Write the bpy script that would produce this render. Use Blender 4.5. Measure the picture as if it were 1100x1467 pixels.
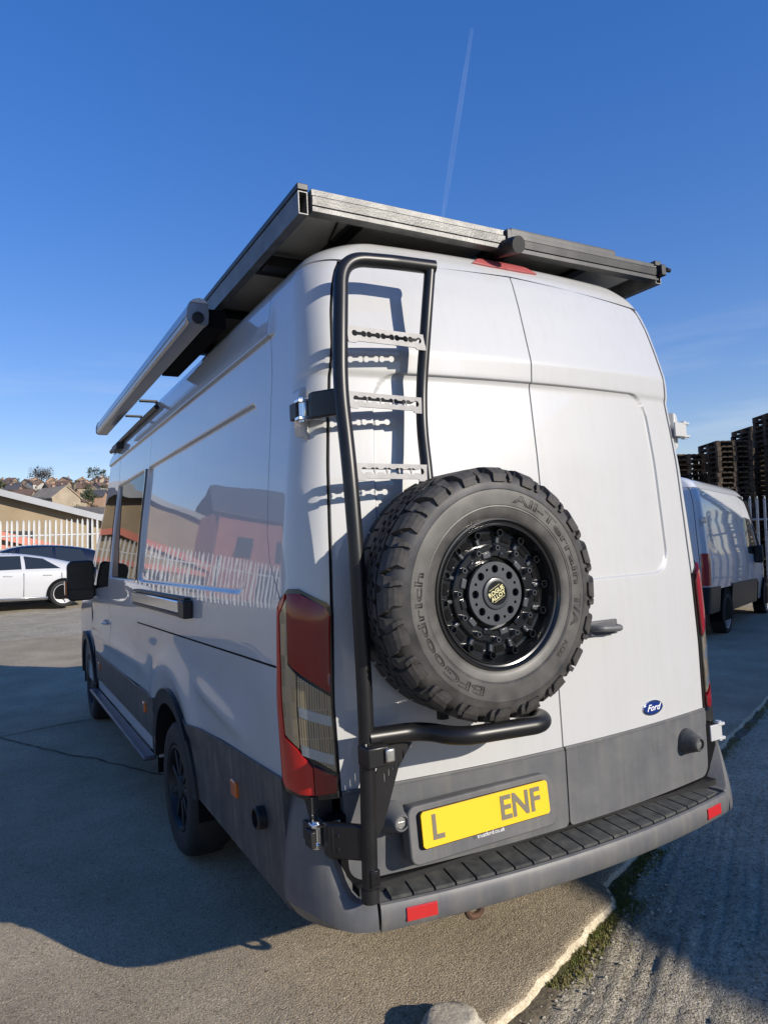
import bpy, bmesh, math, random
import numpy as np
from mathutils import Vector, Matrix, geometry
PI = math.pi
rad = math.radians
scene = bpy.context.scene
for o in list(bpy.data.objects):
    bpy.data.objects.remove(o)
rng = np.random.RandomState(7)
random.seed(7)
C = scene.collection

# ------------------------------------------------------------------ camera
CAM_LOC = (-1.829, -2.062, 1.592)
CAM_R = ((0.87508322, -0.48160204, -0.0478417), (0.01971877, -0.06329062, 0.99780031), (0.4835706, 0.87410169, 0.04588796))
cd = bpy.data.cameras.new('camera')
cam = bpy.data.objects.new('camera', cd)
C.objects.link(cam)
r_, u_, f_ = [Vector(v) for v in CAM_R]
cam.matrix_world = Matrix(((r_.x, u_.x, -f_.x, CAM_LOC[0]), (r_.y, u_.y, -f_.y, CAM_LOC[1]), (r_.z, u_.z, -f_.z, CAM_LOC[2]), (0, 0, 0, 1)))
cd.sensor_fit = 'VERTICAL'
cd.sensor_height = 36.0
cd.sensor_width = 36.0 * 767 / 1024
cd.lens = 1020.58 / 1467 * 36
cd.clip_start = 0.05
cd.clip_end = 20000
scene.camera = cam

# ------------------------------------------------------------------ light
SUN_AZ = 27.0      # from straight behind the van towards its right
SUN_EL = 20.5
sd = Vector((math.sin(rad(SUN_AZ)) * math.cos(rad(SUN_EL)), -math.cos(rad(SUN_AZ)) * math.cos(rad(SUN_EL)), math.sin(rad(SUN_EL))))
sl = bpy.data.lights.new('sun', 'SUN')
sl.energy = 4.7
sl.angle = rad(0.5)
sl.color = (1.0, 0.92, 0.80)
so = bpy.data.objects.new('sun', sl)
C.objects.link(so)
so.rotation_euler = sd.to_track_quat('Z', 'Y').to_euler()
so.location = (10, -20, 20)
world = bpy.data.worlds.new('World')
scene.world = world
world.use_nodes = True
wn = world.node_tree
wn.nodes.clear()
wo = wn.nodes.new('ShaderNodeOutputWorld')
wb = wn.nodes.new('ShaderNodeBackground')
sky = wn.nodes.new('ShaderNodeTexSky')
sky.sky_type = 'NISHITA'
sky.sun_disc = False
sky.sun_elevation = rad(SUN_EL)
sky.sun_rotation = math.atan2(sd.x, sd.y)
sky.air_density = 1.2
sky.dust_density = 0.0
sky.ozone_density = 3.0
wb.inputs['Strength'].default_value = 0.13
hs = wn.nodes.new('ShaderNodeHueSaturation')
hs.inputs['Hue'].default_value = 0.511
hs.inputs['Saturation'].default_value = 1.53
hs.inputs['Value'].default_value = 1.52
gm = wn.nodes.new('ShaderNodeGamma')
gm.inputs['Gamma'].default_value = 0.70
tint = wn.nodes.new('ShaderNodeMix'); tint.data_type = 'RGBA'; tint.blend_type = 'MULTIPLY'
tint.inputs['Factor'].default_value = 1; tint.inputs[7].default_value = (.98, .93, 1.10, 1)
wn.links.new(sky.outputs[0], tint.inputs[6])
wn.links.new(tint.outputs[2], gm.inputs['Color'])
wn.links.new(gm.outputs[0], hs.inputs['Color'])
# thin streaky cirrus low over the horizon
wtc = wn.nodes.new('ShaderNodeTexCoord')
wmp = wn.nodes.new('ShaderNodeMapping'); wmp.inputs['Scale'].default_value = (3.0, 3.0, 26.0); wmp.inputs['Rotation'].default_value = (.12, .05, 0)
wnz = wn.nodes.new('ShaderNodeTexNoise'); wnz.inputs['Scale'].default_value = 1.0; wnz.inputs['Detail'].default_value = 6; wnz.inputs['Roughness'].default_value = .55
wn.links.new(wtc.outputs['Generated'], wmp.inputs['Vector']); wn.links.new(wmp.outputs[0], wnz.inputs['Vector'])
wrp = wn.nodes.new('ShaderNodeValToRGB'); wrp.color_ramp.elements[0].position = .46; wrp.color_ramp.elements[1].position = .80
wn.links.new(wnz.outputs['Fac'], wrp.inputs[0])
wsx = wn.nodes.new('ShaderNodeSeparateXYZ'); wn.links.new(wtc.outputs['Generated'], wsx.inputs[0])
wel = wn.nodes.new('ShaderNodeMapRange'); wel.inputs['From Min'].default_value = .30; wel.inputs['From Max'].default_value = .06; wel.inputs['To Min'].default_value = 0; wel.inputs['To Max'].default_value = .8
wn.links.new(wsx.outputs['Z'], wel.inputs['Value'])
wmu = wn.nodes.new('ShaderNodeMath'); wmu.operation = 'MULTIPLY'; wn.links.new(wrp.outputs[0], wmu.inputs[0]); wn.links.new(wel.outputs[0], wmu.inputs[1])
wmx = wn.nodes.new('ShaderNodeMix'); wmx.data_type = 'RGBA'
wn.links.new(wmu.outputs[0], wmx.inputs['Factor']); wn.links.new(hs.outputs[0], wmx.inputs[6]); wmx.inputs[7].default_value = (4.6, 5.0, 5.6, 1)
wn.links.new(wmx.outputs[2], wb.inputs['Color'])
wn.links.new(wb.outputs[0], wo.inputs['Surface'])
vs = scene.view_settings
vs.view_transform = 'Standard'
vs.look = 'None'
vs.exposure = 0.28
vs.gamma = 1.0
scene.render.engine = 'CYCLES'
scene.render.resolution_x = 767
scene.render.resolution_y = 1024

# ------------------------------------------------------------------ materials
MATS = {}
def mat(name, col, rough=.5, metal=0.0, coat=0.0, coat_r=.03, spec=.5, noise=None, col2=None, bump=None, trans=0.0, alpha=1.0, ior=1.45):
    """noise=(scale, detail); bump=(scale, strength, distance)"""
    m = bpy.data.materials.new(name)
    m.use_nodes = True
    nt = m.node_tree
    b = nt.nodes['Principled BSDF']
    b.inputs['Base Color'].default_value = (*col, 1)
    b.inputs['Roughness'].default_value = rough
    b.inputs['Metallic'].default_value = metal
    b.inputs['Specular IOR Level'].default_value = spec
    b.inputs['Coat Weight'].default_value = coat
    b.inputs['Coat Roughness'].default_value = coat_r
    b.inputs['Transmission Weight'].default_value = trans
    b.inputs['Alpha'].default_value = alpha
    b.inputs['IOR'].default_value = ior
    tc = nt.nodes.new('ShaderNodeTexCoord')
    if noise:
        n = nt.nodes.new('ShaderNodeTexNoise')
        n.inputs['Scale'].default_value = noise[0]
        n.inputs['Detail'].default_value = noise[1]
        nt.links.new(tc.outputs['Object'], n.inputs['Vector'])
        rp = nt.nodes.new('ShaderNodeValToRGB')
        rp.color_ramp.elements[0].position = .35
        rp.color_ramp.elements[1].position = .68
        c2 = col2 or tuple(c * .8 for c in col)
        rp.color_ramp.elements[0].color = (*col, 1)
        rp.color_ramp.elements[1].color = (*c2, 1)
        nt.links.new(n.outputs['Fac'], rp.inputs[0])
        nt.links.new(rp.outputs[0], b.inputs['Base Color'])
    if bump:
        n2 = nt.nodes.new('ShaderNodeTexNoise')
        n2.inputs['Scale'].default_value = bump[0]
        n2.inputs['Detail'].default_value = 3
        nt.links.new(tc.outputs['Object'], n2.inputs['Vector'])
        bp = nt.nodes.new('ShaderNodeBump')
        bp.inputs['Strength'].default_value = bump[1]
        bp.inputs['Distance'].default_value = bump[2]
        nt.links.new(n2.outputs['Fac'], bp.inputs['Height'])
        nt.links.new(bp.outputs[0], b.inputs['Normal'])
        if coat:
            nt.links.new(bp.outputs[0], b.inputs['Coat Normal'])
    MATS[name] = m
    return m

def N(nt, t, **kw):
    n = nt.nodes.new(t)
    for k, v in kw.items():
        if k.startswith('i_'):
            n.inputs[k[2:].replace('_', ' ')].default_value = v
        else:
            setattr(n, k, v)
    return n

mat('white_paint', (.463, .466, .464), .42, coat=1.0, coat_r=.012, noise=(2.2, 4), col2=(.452, .455, .453), bump=(2.6, .03, .012))
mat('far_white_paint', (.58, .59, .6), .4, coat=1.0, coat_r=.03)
mat('seam_black', (.006, .006, .007), .8, spec=.1)
mat('grey_plastic', (.085, .088, .095), .52, noise=(9, 5), col2=(.115, .117, .12), bump=(700, .12, .001))
mat('grey_bumper', (.085, .087, .094), .48, noise=(6, 6), col2=(.12, .12, .12), bump=(600, .12, .001))
mat('dark_cladding', (.045, .047, .052), .5, noise=(7, 5), col2=(.06, .06, .06), bump=(600, .12, .001))
mat('black_plastic', (.012, .012, .013), .45)
mat('black_powder', (.008, .008, .009), .36, bump=(900, .10, .0006), noise=(14, 4), col2=(.012, .012, .013))
mat('black_gloss', (.006, .006, .007), .12, coat=.6)
mat('tinted_glass', (.004, .005, .006), .02, spec=.22, ior=1.3)
mat('rung_alloy', (.25, .245, .245), .5, metal=.1, noise=(30, 4), col2=(.20, .195, .195))
mat('step_alloy', (.10, .105, .12), .45, metal=.3, noise=(9, 4), col2=(.07, .075, .085))
mat('chrome', (.78, .79, .8), .16, metal=1.0)
mat('zinc', (.62, .62, .6), .3, metal=.9, noise=(40, 5), col2=(.45, .44, .42))
mat('red_lens', (.42, .012, .010), .12, coat=.6, coat_r=.02)
mat('dark_red_lens', (.20, .006, .006), .10, coat=.5, coat_r=.02)
mat('bright_red', (.48, .02, .02), .2, coat=.8)
mat('amber', (.55, .13, .01), .2, coat=.8)
mat('yellow_plate', (.80, .50, .02), .35, coat=.4)
mat('plate_grey', (.16, .14, .10), .5)
mat('print_white', (.8, .8, .8), .5)
mat('emblem_blue', (.012, .03, .16), .15, coat=1.0)
mat('rubber', (.034, .0325, .031), .46, noise=(13, 7), col2=(.085, .080, .074), bump=(260, .25, .001), spec=.6)
mat('tread_rubber', (.026, .025, .024), .58, noise=(30, 6), col2=(.064, .060, .056), bump=(200, .3, .001), spec=.3)
mat('letter_rubber', (.012, .012, .012), .5)
mat('road_tyre', (.014, .014, .0145), .75, noise=(20, 4), col2=(.022, .022, .022))
mat('rim_black', (.008, .0085, .009), .22, coat=.7, coat_r=.08)
mat('rim_satin', (.05, .055, .062), .35, coat=.4, coat_r=.15)
mat('cap_print', (.62, .58, .30), .5)
mat('alloy_frame', (.10, .10, .098), .46, metal=.35, noise=(14, 8), col2=(.17, .17, .165), bump=(150, .6, .002))
mat('dark_frame', (.028, .029, .031), .45, metal=.3, noise=(10, 7), col2=(.05, .05, .05), bump=(160, .25, .001))
mat('panel_back', (.50, .49, .46), .6, noise=(5, 4), col2=(.40, .39, .36))
mat('solar_cell', (.008, .012, .035), .1, coat=1.0)
mat('awning_grey', (.20, .205, .22), .34, metal=.3, noise=(5, 3), col2=(.23, .235, .25), coat=.5, coat_r=.08)
mat('tread_pad', (.040, .041, .040), .6, noise=(25, 7), col2=(.085, .085, .075), bump=(300, .3, .001))
mat('awning_cap', (.5, .5, .5), .4)
mat('galvanised', (.42, .44, .46), .45, metal=.55, noise=(8, 5), col2=(.33, .35, .37))
mat('white_fence', (.66, .66, .64), .6, noise=(3, 4), col2=(.56, .56, .54))
mat('pallet_wood', (.062, .042, .026), .85, noise=(5, 6), col2=(.034, .025, .018))
mat('pallet_sunlit', (.20, .12, .06), .85, noise=(5, 6), col2=(.11, .065, .035))  # lighter orange copy of the pallet wood, with sunlight put into its colour
mat('car_white', (.50, .505, .51), .3, coat=1.0)
mat('car_navy', (.008, .01, .02), .2, coat=1.0)
mat('alloy_wheel', (.5, .5, .5), .35, metal=.15)
mat('wall_tan', (.33, .26, .17), .9, noise=(.7, 5), col2=(.26, .20, .13))
mat('roof_grey', (.36, .37, .385), .55, noise=(.6, 5), col2=(.30, .31, .32))
mat('salmon', (.55, .19, .13), .6, noise=(1, 3), col2=(.5, .17, .12))
mat('brick_pink', (.36, .16, .12), .85, noise=(2, 6), col2=(.28, .12, .09))
mat('slate', (.09, .085, .09), .8, noise=(2, 5), col2=(.06, .06, .065))
mat('clad_white', (.66, .67, .66), .6)
mat('dark_glass', (.02, .025, .03), .1, coat=.6)
mat('render_cream', (.36, .30, .22), .9, noise=(.4, 4), col2=(.28, .23, .17))
mat('render_white', (.45, .43, .39), .9)
mat('house_brick', (.34, .22, .15), .9)
mat('tile_brown', (.16, .10, .075), .9, noise=(.5, 4), col2=(.11, .075, .06))
mat('bark', (.07, .055, .045), .95)
mat('leaf_dark', (.028, .045, .018), .9, noise=(.5, 3), col2=(.05, .06, .025))
mat('leaf_brown', (.10, .075, .05), .95, noise=(.5, 3), col2=(.07, .06, .045))
mat('hill_green', (.11, .10, .055), .95, noise=(.03, 8), col2=(.15, .115, .08))
mat('moss', (.14, .155, .035), .95, noise=(20, 4), col2=(.24, .20, .075))
mat('brake_red', (.42, .10, .10), .35, coat=.6)
mat('lamp_band', (.30, .36, .42), .15, metal=.7, coat=1.0)
mat('mirror_face', (.012, .013, .016), .25)
mat('soil', (.085, .068, .044), .95, noise=(14, 6), col2=(.17, .14, .095), bump=(60, .8, .01))
mat('rust', (.10, .05, .03), .8, noise=(30, 5), col2=(.05, .03, .02))

# road film on the white paint: faint vertical runs and specks
def grime(name, amount):
    m = MATS[name]; nt = m.node_tree; b = nt.nodes['Principled BSDF']
    src = b.inputs['Base Color'].links[0].from_socket
    tc = N(nt, 'ShaderNodeTexCoord')
    mp = N(nt, 'ShaderNodeMapping'); mp.inputs['Scale'].default_value = (34, 34, 1.6)
    n1 = N(nt, 'ShaderNodeTexNoise'); n1.inputs['Scale'].default_value = 1; n1.inputs['Detail'].default_value = 5
    n2 = N(nt, 'ShaderNodeTexNoise'); n2.inputs['Scale'].default_value = 7; n2.inputs['Detail'].default_value = 8; n2.inputs['Roughness'].default_value = .75
    nt.links.new(tc.outputs['Object'], mp.inputs[0]); nt.links.new(mp.outputs[0], n1.inputs['Vector']); nt.links.new(tc.outputs['Object'], n2.inputs['Vector'])
    mu = N(nt, 'ShaderNodeMath', operation='MULTIPLY'); nt.links.new(n1.outputs['Fac'], mu.inputs[0]); nt.links.new(n2.outputs['Fac'], mu.inputs[1])
    mr = N(nt, 'ShaderNodeMapRange'); mr.inputs['From Min'].default_value = .22; mr.inputs['From Max'].default_value = .42; mr.inputs['To Max'].default_value = amount
    nt.links.new(mu.outputs[0], mr.inputs['Value'])
    mx = N(nt, 'ShaderNodeMix', data_type='RGBA'); mx.inputs[7].default_value = (.22, .20, .16, 1)
    nt.links.new(mr.outputs[0], mx.inputs['Factor']); nt.links.new(src, mx.inputs[6]); nt.links.new(mx.outputs[2], b.inputs['Base Color'])
grime('white_paint', .08); grime('grey_bumper', .3); grime('grey_plastic', .22); grime('dark_cladding', .35)
def vary(name, lo, hi):
    m = MATS[name]; nt = m.node_tree; b = nt.nodes['Principled BSDF']; src = b.inputs['Base Color'].links[0].from_socket
    oi = N(nt, 'ShaderNodeObjectInfo'); mr = N(nt, 'ShaderNodeMapRange'); mr.inputs['To Min'].default_value = lo; mr.inputs['To Max'].default_value = hi
    nt.links.new(oi.outputs['Random'], mr.inputs['Value'])
    hsv = N(nt, 'ShaderNodeHueSaturation'); nt.links.new(mr.outputs[0], hsv.inputs['Value']); nt.links.new(src, hsv.inputs['Color']); nt.links.new(hsv.outputs[0], b.inputs['Base Color'])
vary('pallet_wood', .5, 1.7); vary('pallet_sunlit', .6, 1.4)

# broken glass-like clear lamp lens: a lit chrome grid under a clear cover
def clear_lens(name, c1, c2, c3, bw, rh):
    m = mat(name, (.42, .38, .30), .18, metal=.35, coat=1.0, coat_r=.02)
    nt = m.node_tree; b = nt.nodes['Principled BSDF']
    tc = N(nt, 'ShaderNodeTexCoord')
    br = N(nt, 'ShaderNodeTexBrick')
    br.offset = 0
    br.inputs['Scale'].default_value = 1.0
    br.inputs['Brick Width'].default_value = bw
    br.inputs['Row Height'].default_value = rh
    br.inputs['Mortar Size'].default_value = .0012
    br.inputs['Color1'].default_value = (*c1, 1)
    br.inputs['Color2'].default_value = (*c2, 1)
    br.inputs['Mortar'].default_value = (*c3, 1)
    nt.links.new(tc.outputs['UV'], br.inputs['Vector'])
    nt.links.new(br.outputs['Color'], b.inputs['Base Color'])
    bp = N(nt, 'ShaderNodeBump'); bp.inputs['Strength'].default_value = .4; bp.inputs['Distance'].default_value = .002
    nt.links.new(br.outputs['Fac'], bp.inputs['Height'])
    nt.links.new(bp.outputs[0], b.inputs['Normal'])
clear_lens('clear_lens', (.36, .29, .17), (.20, .16, .10), (.30, .27, .21), .016, .05)
clear_lens('ribbed_lens', (.24, .18, .09), (.12, .095, .055), (.34, .30, .22), .006, .09)

def concrete(name, cols, peb_scale, stain, ribs=None, bump_s=.6, peb_bump=.004):
    m = bpy.data.materials.new(name); m.use_nodes = True
    nt = m.node_tree; b = nt.nodes['Principled BSDF']
    b.inputs['Roughness'].default_value = .93
    b.inputs['Specular IOR Level'].default_value = .2
    tc = N(nt, 'ShaderNodeTexCoord')
    vo = N(nt, 'ShaderNodeTexVoronoi'); vo.inputs['Scale'].default_value = peb_scale
    vo2 = N(nt, 'ShaderNodeTexVoronoi'); vo2.inputs['Scale'].default_value = peb_scale * 2.3
    ns = N(nt, 'ShaderNodeTexNoise'); ns.inputs['Scale'].default_value = stain; ns.inputs['Detail'].default_value = 8; ns.inputs['Roughness'].default_value = .62
    nf = N(nt, 'ShaderNodeTexNoise'); nf.inputs['Scale'].default_value = 150; nf.inputs['Detail'].default_value = 8; nf.inputs['Roughness'].default_value = .8
    for n in (vo, vo2, ns, nf):
        nt.links.new(tc.outputs['Object'], n.inputs['Vector'])
    sep = N(nt, 'ShaderNodeSeparateColor')
    nt.links.new(vo.outputs['Color'], sep.inputs[0])
    rp = N(nt, 'ShaderNodeValToRGB')
    cr = rp.color_ramp
    cr.elements[0].position = 0; cr.elements[0].color = (*cols[0], 1)
    cr.elements[1].position = 1; cr.elements[1].color = (*cols[-1], 1)
    for i, c in enumerate(cols[1:-1]):
        e = cr.elements.new((i + 1) / (len(cols) - 1)); e.color = (*c, 1)
    vo3 = N(nt, 'ShaderNodeTexVoronoi'); vo3.inputs['Scale'].default_value = peb_scale * .42; nt.links.new(tc.outputs['Object'], vo3.inputs['Vector'])
    sp3 = N(nt, 'ShaderNodeSeparateColor'); nt.links.new(vo3.outputs['Color'], sp3.inputs[0])
    mxv = N(nt, 'ShaderNodeMix'); mxv.inputs['Factor'].default_value = .34; nt.links.new(sep.outputs[0], mxv.inputs[2]); nt.links.new(sp3.outputs[0], mxv.inputs[3])
    nt.links.new(mxv.outputs[0], rp.inputs[0])
    # fine dark grit between the stones
    mx = N(nt, 'ShaderNodeMix', data_type='RGBA', blend_type='MULTIPLY')
    mx.inputs['Factor'].default_value = 1
    r2 = N(nt, 'ShaderNodeValToRGB')
    r2.color_ramp.elements[0].position = .34; r2.color_ramp.elements[0].color = (.36, .335, .30, 1)
    r2.color_ramp.elements[1].position = .52; r2.color_ramp.elements[1].color = (1.15, 1.13, 1.08, 1)
    nt.links.new(nf.outputs['Fac'], r2.inputs[0])
    nt.links.new(rp.outputs[0], mx.inputs[6]); nt.links.new(r2.outputs[0], mx.inputs[7])
    mx2 = N(nt, 'ShaderNodeMix', data_type='RGBA', blend_type='MULTIPLY')
    mx2.inputs['Factor'].default_value = 1
    r3 = N(nt, 'ShaderNodeValToRGB')
    r3.color_ramp.elements[0].position = .3; r3.color_ramp.elements[0].color = (.72, .70, .66, 1)
    r3.color_ramp.elements[1].position = .7; r3.color_ramp.elements[1].color = (1.1, 1.08, 1.04, 1)
    nt.links.new(ns.outputs['Fac'], r3.inputs[0])
    nt.links.new(mx.outputs[2], mx2.inputs[6]); nt.links.new(r3.outputs[0], mx2.inputs[7])
    npit = N(nt, 'ShaderNodeTexNoise'); npit.inputs['Scale'].default_value = 26; npit.inputs['Detail'].default_value = 5; npit.inputs['Roughness'].default_value = .7
    nt.links.new(tc.outputs['Object'], npit.inputs['Vector'])
    rpit = N(nt, 'ShaderNodeValToRGB'); rpit.color_ramp.elements[0].position = .62; rpit.color_ramp.elements[0].color = (1, 1, 1, 1); rpit.color_ramp.elements[1].position = .72; rpit.color_ramp.elements[1].color = (.42, .40, .36, 1)
    nt.links.new(npit.outputs['Fac'], rpit.inputs[0])
    mx3 = N(nt, 'ShaderNodeMix', data_type='RGBA', blend_type='MULTIPLY'); mx3.inputs['Factor'].default_value = 1
    nt.links.new(mx2.outputs[2], mx3.inputs[6]); nt.links.new(rpit.outputs[0], mx3.inputs[7])
    nt.links.new(mx3.outputs[2], b.inputs['Base Color'])
    # relief
    ma = N(nt, 'ShaderNodeMath', operation='ADD')
    mb = N(nt, 'ShaderNodeMath', operation='MULTIPLY'); mb.inputs[1].default_value = .5
    nt.links.new(vo2.outputs['Distance'], mb.inputs[0])
    nt.links.new(vo.outputs['Distance'], ma.inputs[0]); nt.links.new(mb.outputs[0], ma.inputs[1])
    mc = N(nt, 'ShaderNodeMath', operation='SUBTRACT')
    nt.links.new(nf.outputs['Fac'], mc.inputs[0]); nt.links.new(ma.outputs[0], mc.inputs[1])
    bp = N(nt, 'ShaderNodeBump'); bp.inputs['Strength'].default_value = bump_s; bp.inputs['Distance'].default_value = peb_bump
    nt.links.new(mc.outputs[0], bp.inputs['Height'])
    nt.links.new(bp.outputs[0], b.inputs['Normal'])
    MATS[name] = m
concrete('slab_concrete', [(.165, .135, .098), (.41, .345, .255), (.51, .435, .33), (.31, .265, .20), (.67, .59, .465)], 150, 1.3, bump_s=.7, peb_bump=.006)
concrete('yard_concrete', [(.19, .168, .13), (.40, .362, .288), (.50, .456, .37), (.65, .60, .50)], 100, 2.2, bump_s=.8, peb_bump=.008)
concrete('broken_edge', [(.50, .44, .33), (.66, .59, .46), (.58, .52, .40), (.76, .70, .56)], 70, 9)
concrete('stone_grey', [(.40, .37, .32), (.46, .43, .37), (.54, .51, .45)], 30, 5)
concrete('asphalt', [(.36, .335, .30), (.42, .39, .35), (.49, .46, .415)], 40, .5, peb_bump=.002)

# ------------------------------------------------------------------ mesh helpers
def tagit(o, label, cat, group=None):
    o['label'] = label; o['category'] = cat
    if group: o['group'] = group
    return o
def empty(name, loc=(0, 0, 0), rot=None, parent=None):
    o = bpy.data.objects.new(name, None)
    C.objects.link(o)
    o.empty_display_size = .1
    o.location = loc
    if rot is not None: o.rotation_euler = rot
    if parent: o.parent = parent
    return o
def thing(name, label, cat, loc=(0, 0, 0), rot=None, group=None):
    return tagit(empty(name, loc, rot), label, cat, group)
def mesh(name, v, f, m, parent=None, smooth=True, ang=35, bevel=None):
    me = bpy.data.meshes.new(name)
    me.from_pydata([tuple(map(float, p)) for p in v], [], f)
    me.update()
    return link(name, me, m, parent, smooth, ang, bevel)
def link(name, me, m, parent=None, smooth=True, ang=35, bevel=None):
    if m: me.materials.append(MATS[m] if isinstance(m, str) else m)
    if smooth and len(me.polygons):
        me.polygons.foreach_set('use_smooth', [True] * len(me.polygons))
        me.set_sharp_from_angle(angle=rad(ang))
    o = bpy.data.objects.new(name, me)
    C.objects.link(o)
    if parent: o.parent = parent
    if bevel:
        bv = o.modifiers.new('b', 'BEVEL'); bv.width = bevel; bv.segments = 2; bv.limit_method = 'ANGLE'; bv.angle_limit = rad(50)
    return o
def structure(o):
    o['kind'] = 'structure'; return o
def copyo(o, parent=None):
    c = o.copy(); C.objects.link(c); c.parent = parent
    for ch in o.children: copyo(ch, c)
    return c

class MB:
    def __init__(s): s.v = []; s.f = []
    def add(s, v, f):
        n = len(s.v); s.v += [tuple(p) for p in v]; s.f += [tuple(i + n for i in q) for q in f]; return s
    def box(s, c, d, M=None):
        v = []
        for z in (-1, 1):
            for y in (-1, 1):
                for x in (-1, 1):
                    p = Vector((x * d[0] / 2, y * d[1] / 2, z * d[2] / 2))
                    if M: p = M @ p
                    v.append(p + Vector(c))
        return s.add(v, [(0, 2, 3, 1), (4, 5, 7, 6), (0, 1, 5, 4), (2, 6, 7, 3), (0, 4, 6, 2), (1, 3, 7, 5)])
    def tube(s, pts, r, seg=14, caps=True, start=None):
        pts = [Vector(p) for p in pts]
        n = len(pts); rr = r if hasattr(r, '__len__') else [r] * n
        T = []
        for i in range(n):
            a = pts[max(i - 1, 0)]; b = pts[min(i + 1, n - 1)]
            T.append((b - a).normalized())
        up = Vector((0, 0, 1)) if abs(T[0].z) < .9 else Vector((0, 1, 0))
        U = T[0].cross(up).normalized()
        v = []
        for i in range(n):
            U = (U - T[i] * U.dot(T[i])).normalized(); V = T[i].cross(U)
            for k in range(seg):
                a = 2 * PI * k / seg
                v.append(pts[i] + (U * math.cos(a) + V * math.sin(a)) * rr[i])
        f = []
        for i in range(n - 1):
            for k in range(seg):
                k2 = (k + 1) % seg
                f.append((i * seg + k, i * seg + k2, (i + 1) * seg + k2, (i + 1) * seg + k))
        if caps:
            f.append(tuple(range(seg - 1, -1, -1))); f.append(tuple((n - 1) * seg + k for k in range(seg)))
        return s.add(v, f)
    def lathe(s, prof, seg=48, M=None, closed=False):
        """prof: (r, h); axis = local -Y (h grows along +Y)"""
        v = []; f = []; n = len(prof)
        for k in range(seg):
            a = 2 * PI * k / seg
            for r, h in prof:
                p = Vector((r * math.cos(a), h, r * math.sin(a)))
                v.append(M @ p if M else p)
        for k in range(seg):
            k2 = (k + 1) % seg
            for i in range(n - 1 if not closed else n):
                j = (i + 1) % n
                f.append((k * n + i, k * n + j, k2 * n + j, k2 * n + i))
        return s.add(v, f)
    def prism(s, poly, d0, d1, fn):
        """poly 2D list CCW; fn(a,b,d)->3D"""
        n = len(poly)
        v = [fn(a, b, d0) for a, b in poly] + [fn(a, b, d1) for a, b in poly]
        f = [tuple(range(n - 1, -1, -1)), tuple(range(n, 2 * n))] + [(i, (i + 1) % n, n + (i + 1) % n, n + i) for i in range(n)]
        return s.add(v, f)
    def obj(s, name, m, parent=None, smooth=True, ang=35, bevel=None, fix=True):
        me = bpy.data.meshes.new(name)
        me.from_pydata([tuple(map(float, p)) for p in s.v], [], s.f)
        if fix:
            bm = bmesh.new(); bm.from_mesh(me); bmesh.ops.recalc_face_normals(bm, faces=bm.faces); bm.to_mesh(me); bm.free()
        me.update()
        return link(name, me, m, parent, smooth, ang, bevel)
def fillet(pts, r, n=8):
    """round the inner corners of a polyline"""
    pts = [Vector(p) for p in pts]; out = [pts[0]]
    for i in range(1, len(pts) - 1):
        a, b, c = pts[i - 1], pts[i], pts[i + 1]
        rr = r[i - 1] if hasattr(r, '__len__') else r
        d1 = (a - b); d2 = (c - b)
        l = min(rr, d1.length * .48, d2.length * .48)
        p1 = b + d1.normalized() * l; p2 = b + d2.normalized() * l
        for k in range(n + 1):
            t = k / n
            out.append(p1 * (1 - t) ** 2 + b * 2 * t * (1 - t) + p2 * t * t)
    out.append(pts[-1]); return out
def rrect(x0, x1, y0, y1, r, n=6):
    rs = r if hasattr(r, '__len__') else [r] * 4      # bl, br, tr, tl
    o = []
    for (cx, cy, a0, q) in ((x0 + rs[0], y0 + rs[0], PI, rs[0]), (x1 - rs[1], y0 + rs[1], 1.5 * PI, rs[1]), (x1 - rs[2], y1 - rs[2], 0, rs[2]), (x0 + rs[3], y1 - rs[3], .5 * PI, rs[3])):
        if q <= 1e-6: o.append((cx, cy)); continue
        for k in range(n + 1):
            a = a0 + .5 * PI * k / n
            o.append((cx + q * math.cos(a), cy + q * math.sin(a)))
    return o
def plate_holes(name, outer, holes, t, fn, m, parent):
    """flat plate with holes; fn(a,b,d) -> 3D"""
    loops = [outer] + holes
    tris = geometry.tessellate_polygon([[Vector((a, b, 0)) for a, b in l] for l in loops])
    flat = [p for l in loops for p in l]; n = len(flat)
    v = [fn(a, b, 0) for a, b in flat] + [fn(a, b, t) for a, b in flat]
    f = []
    for q in tris:
        f.append(tuple(q)); f.append(tuple(i + n for i in reversed(q)))
    s = 0
    for l in loops:
        k = len(l)
        for i in range(k):
            a = s + i; b = s + (i + 1) % k
            f.append((a, b, b + n, a + n))
        s += k
    mb = MB(); mb.add(v, f)
    return mb.obj(name, m, parent, smooth=True, ang=30)
def text_mesh(body, size, align='CENTER', shear=0, outline=0, extrude=0, bold=0):
    cu = bpy.data.curves.new('t', 'FONT'); cu.body = body; cu.size = size; cu.align_x = align; cu.shear = shear
    cu.resolution_u = 3
    if outline:
        cu.fill_mode = 'NONE'; cu.bevel_depth = outline; cu.bevel_resolution = 0
    else:
        cu.extrude = extrude; cu.offset = bold
    o = bpy.data.objects.new('t', cu); C.objects.link(o)
    bpy.context.view_layer.update()
    me = bpy.data.meshes.new_from_object(o.evaluated_get(bpy.context.evaluated_depsgraph_get()))
    bpy.data.objects.remove(o); bpy.data.curves.remove(cu)
    return me
def text_obj(name, body, size, fn, m, parent, **kw):
    me = text_mesh(body, size, **kw)
    for v in me.vertices:
        v.co = Vector(fn(v.co.x, v.co.y, v.co.z))
    me.materials.clear()
    return link(name, me, m, parent, smooth=False)
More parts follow.
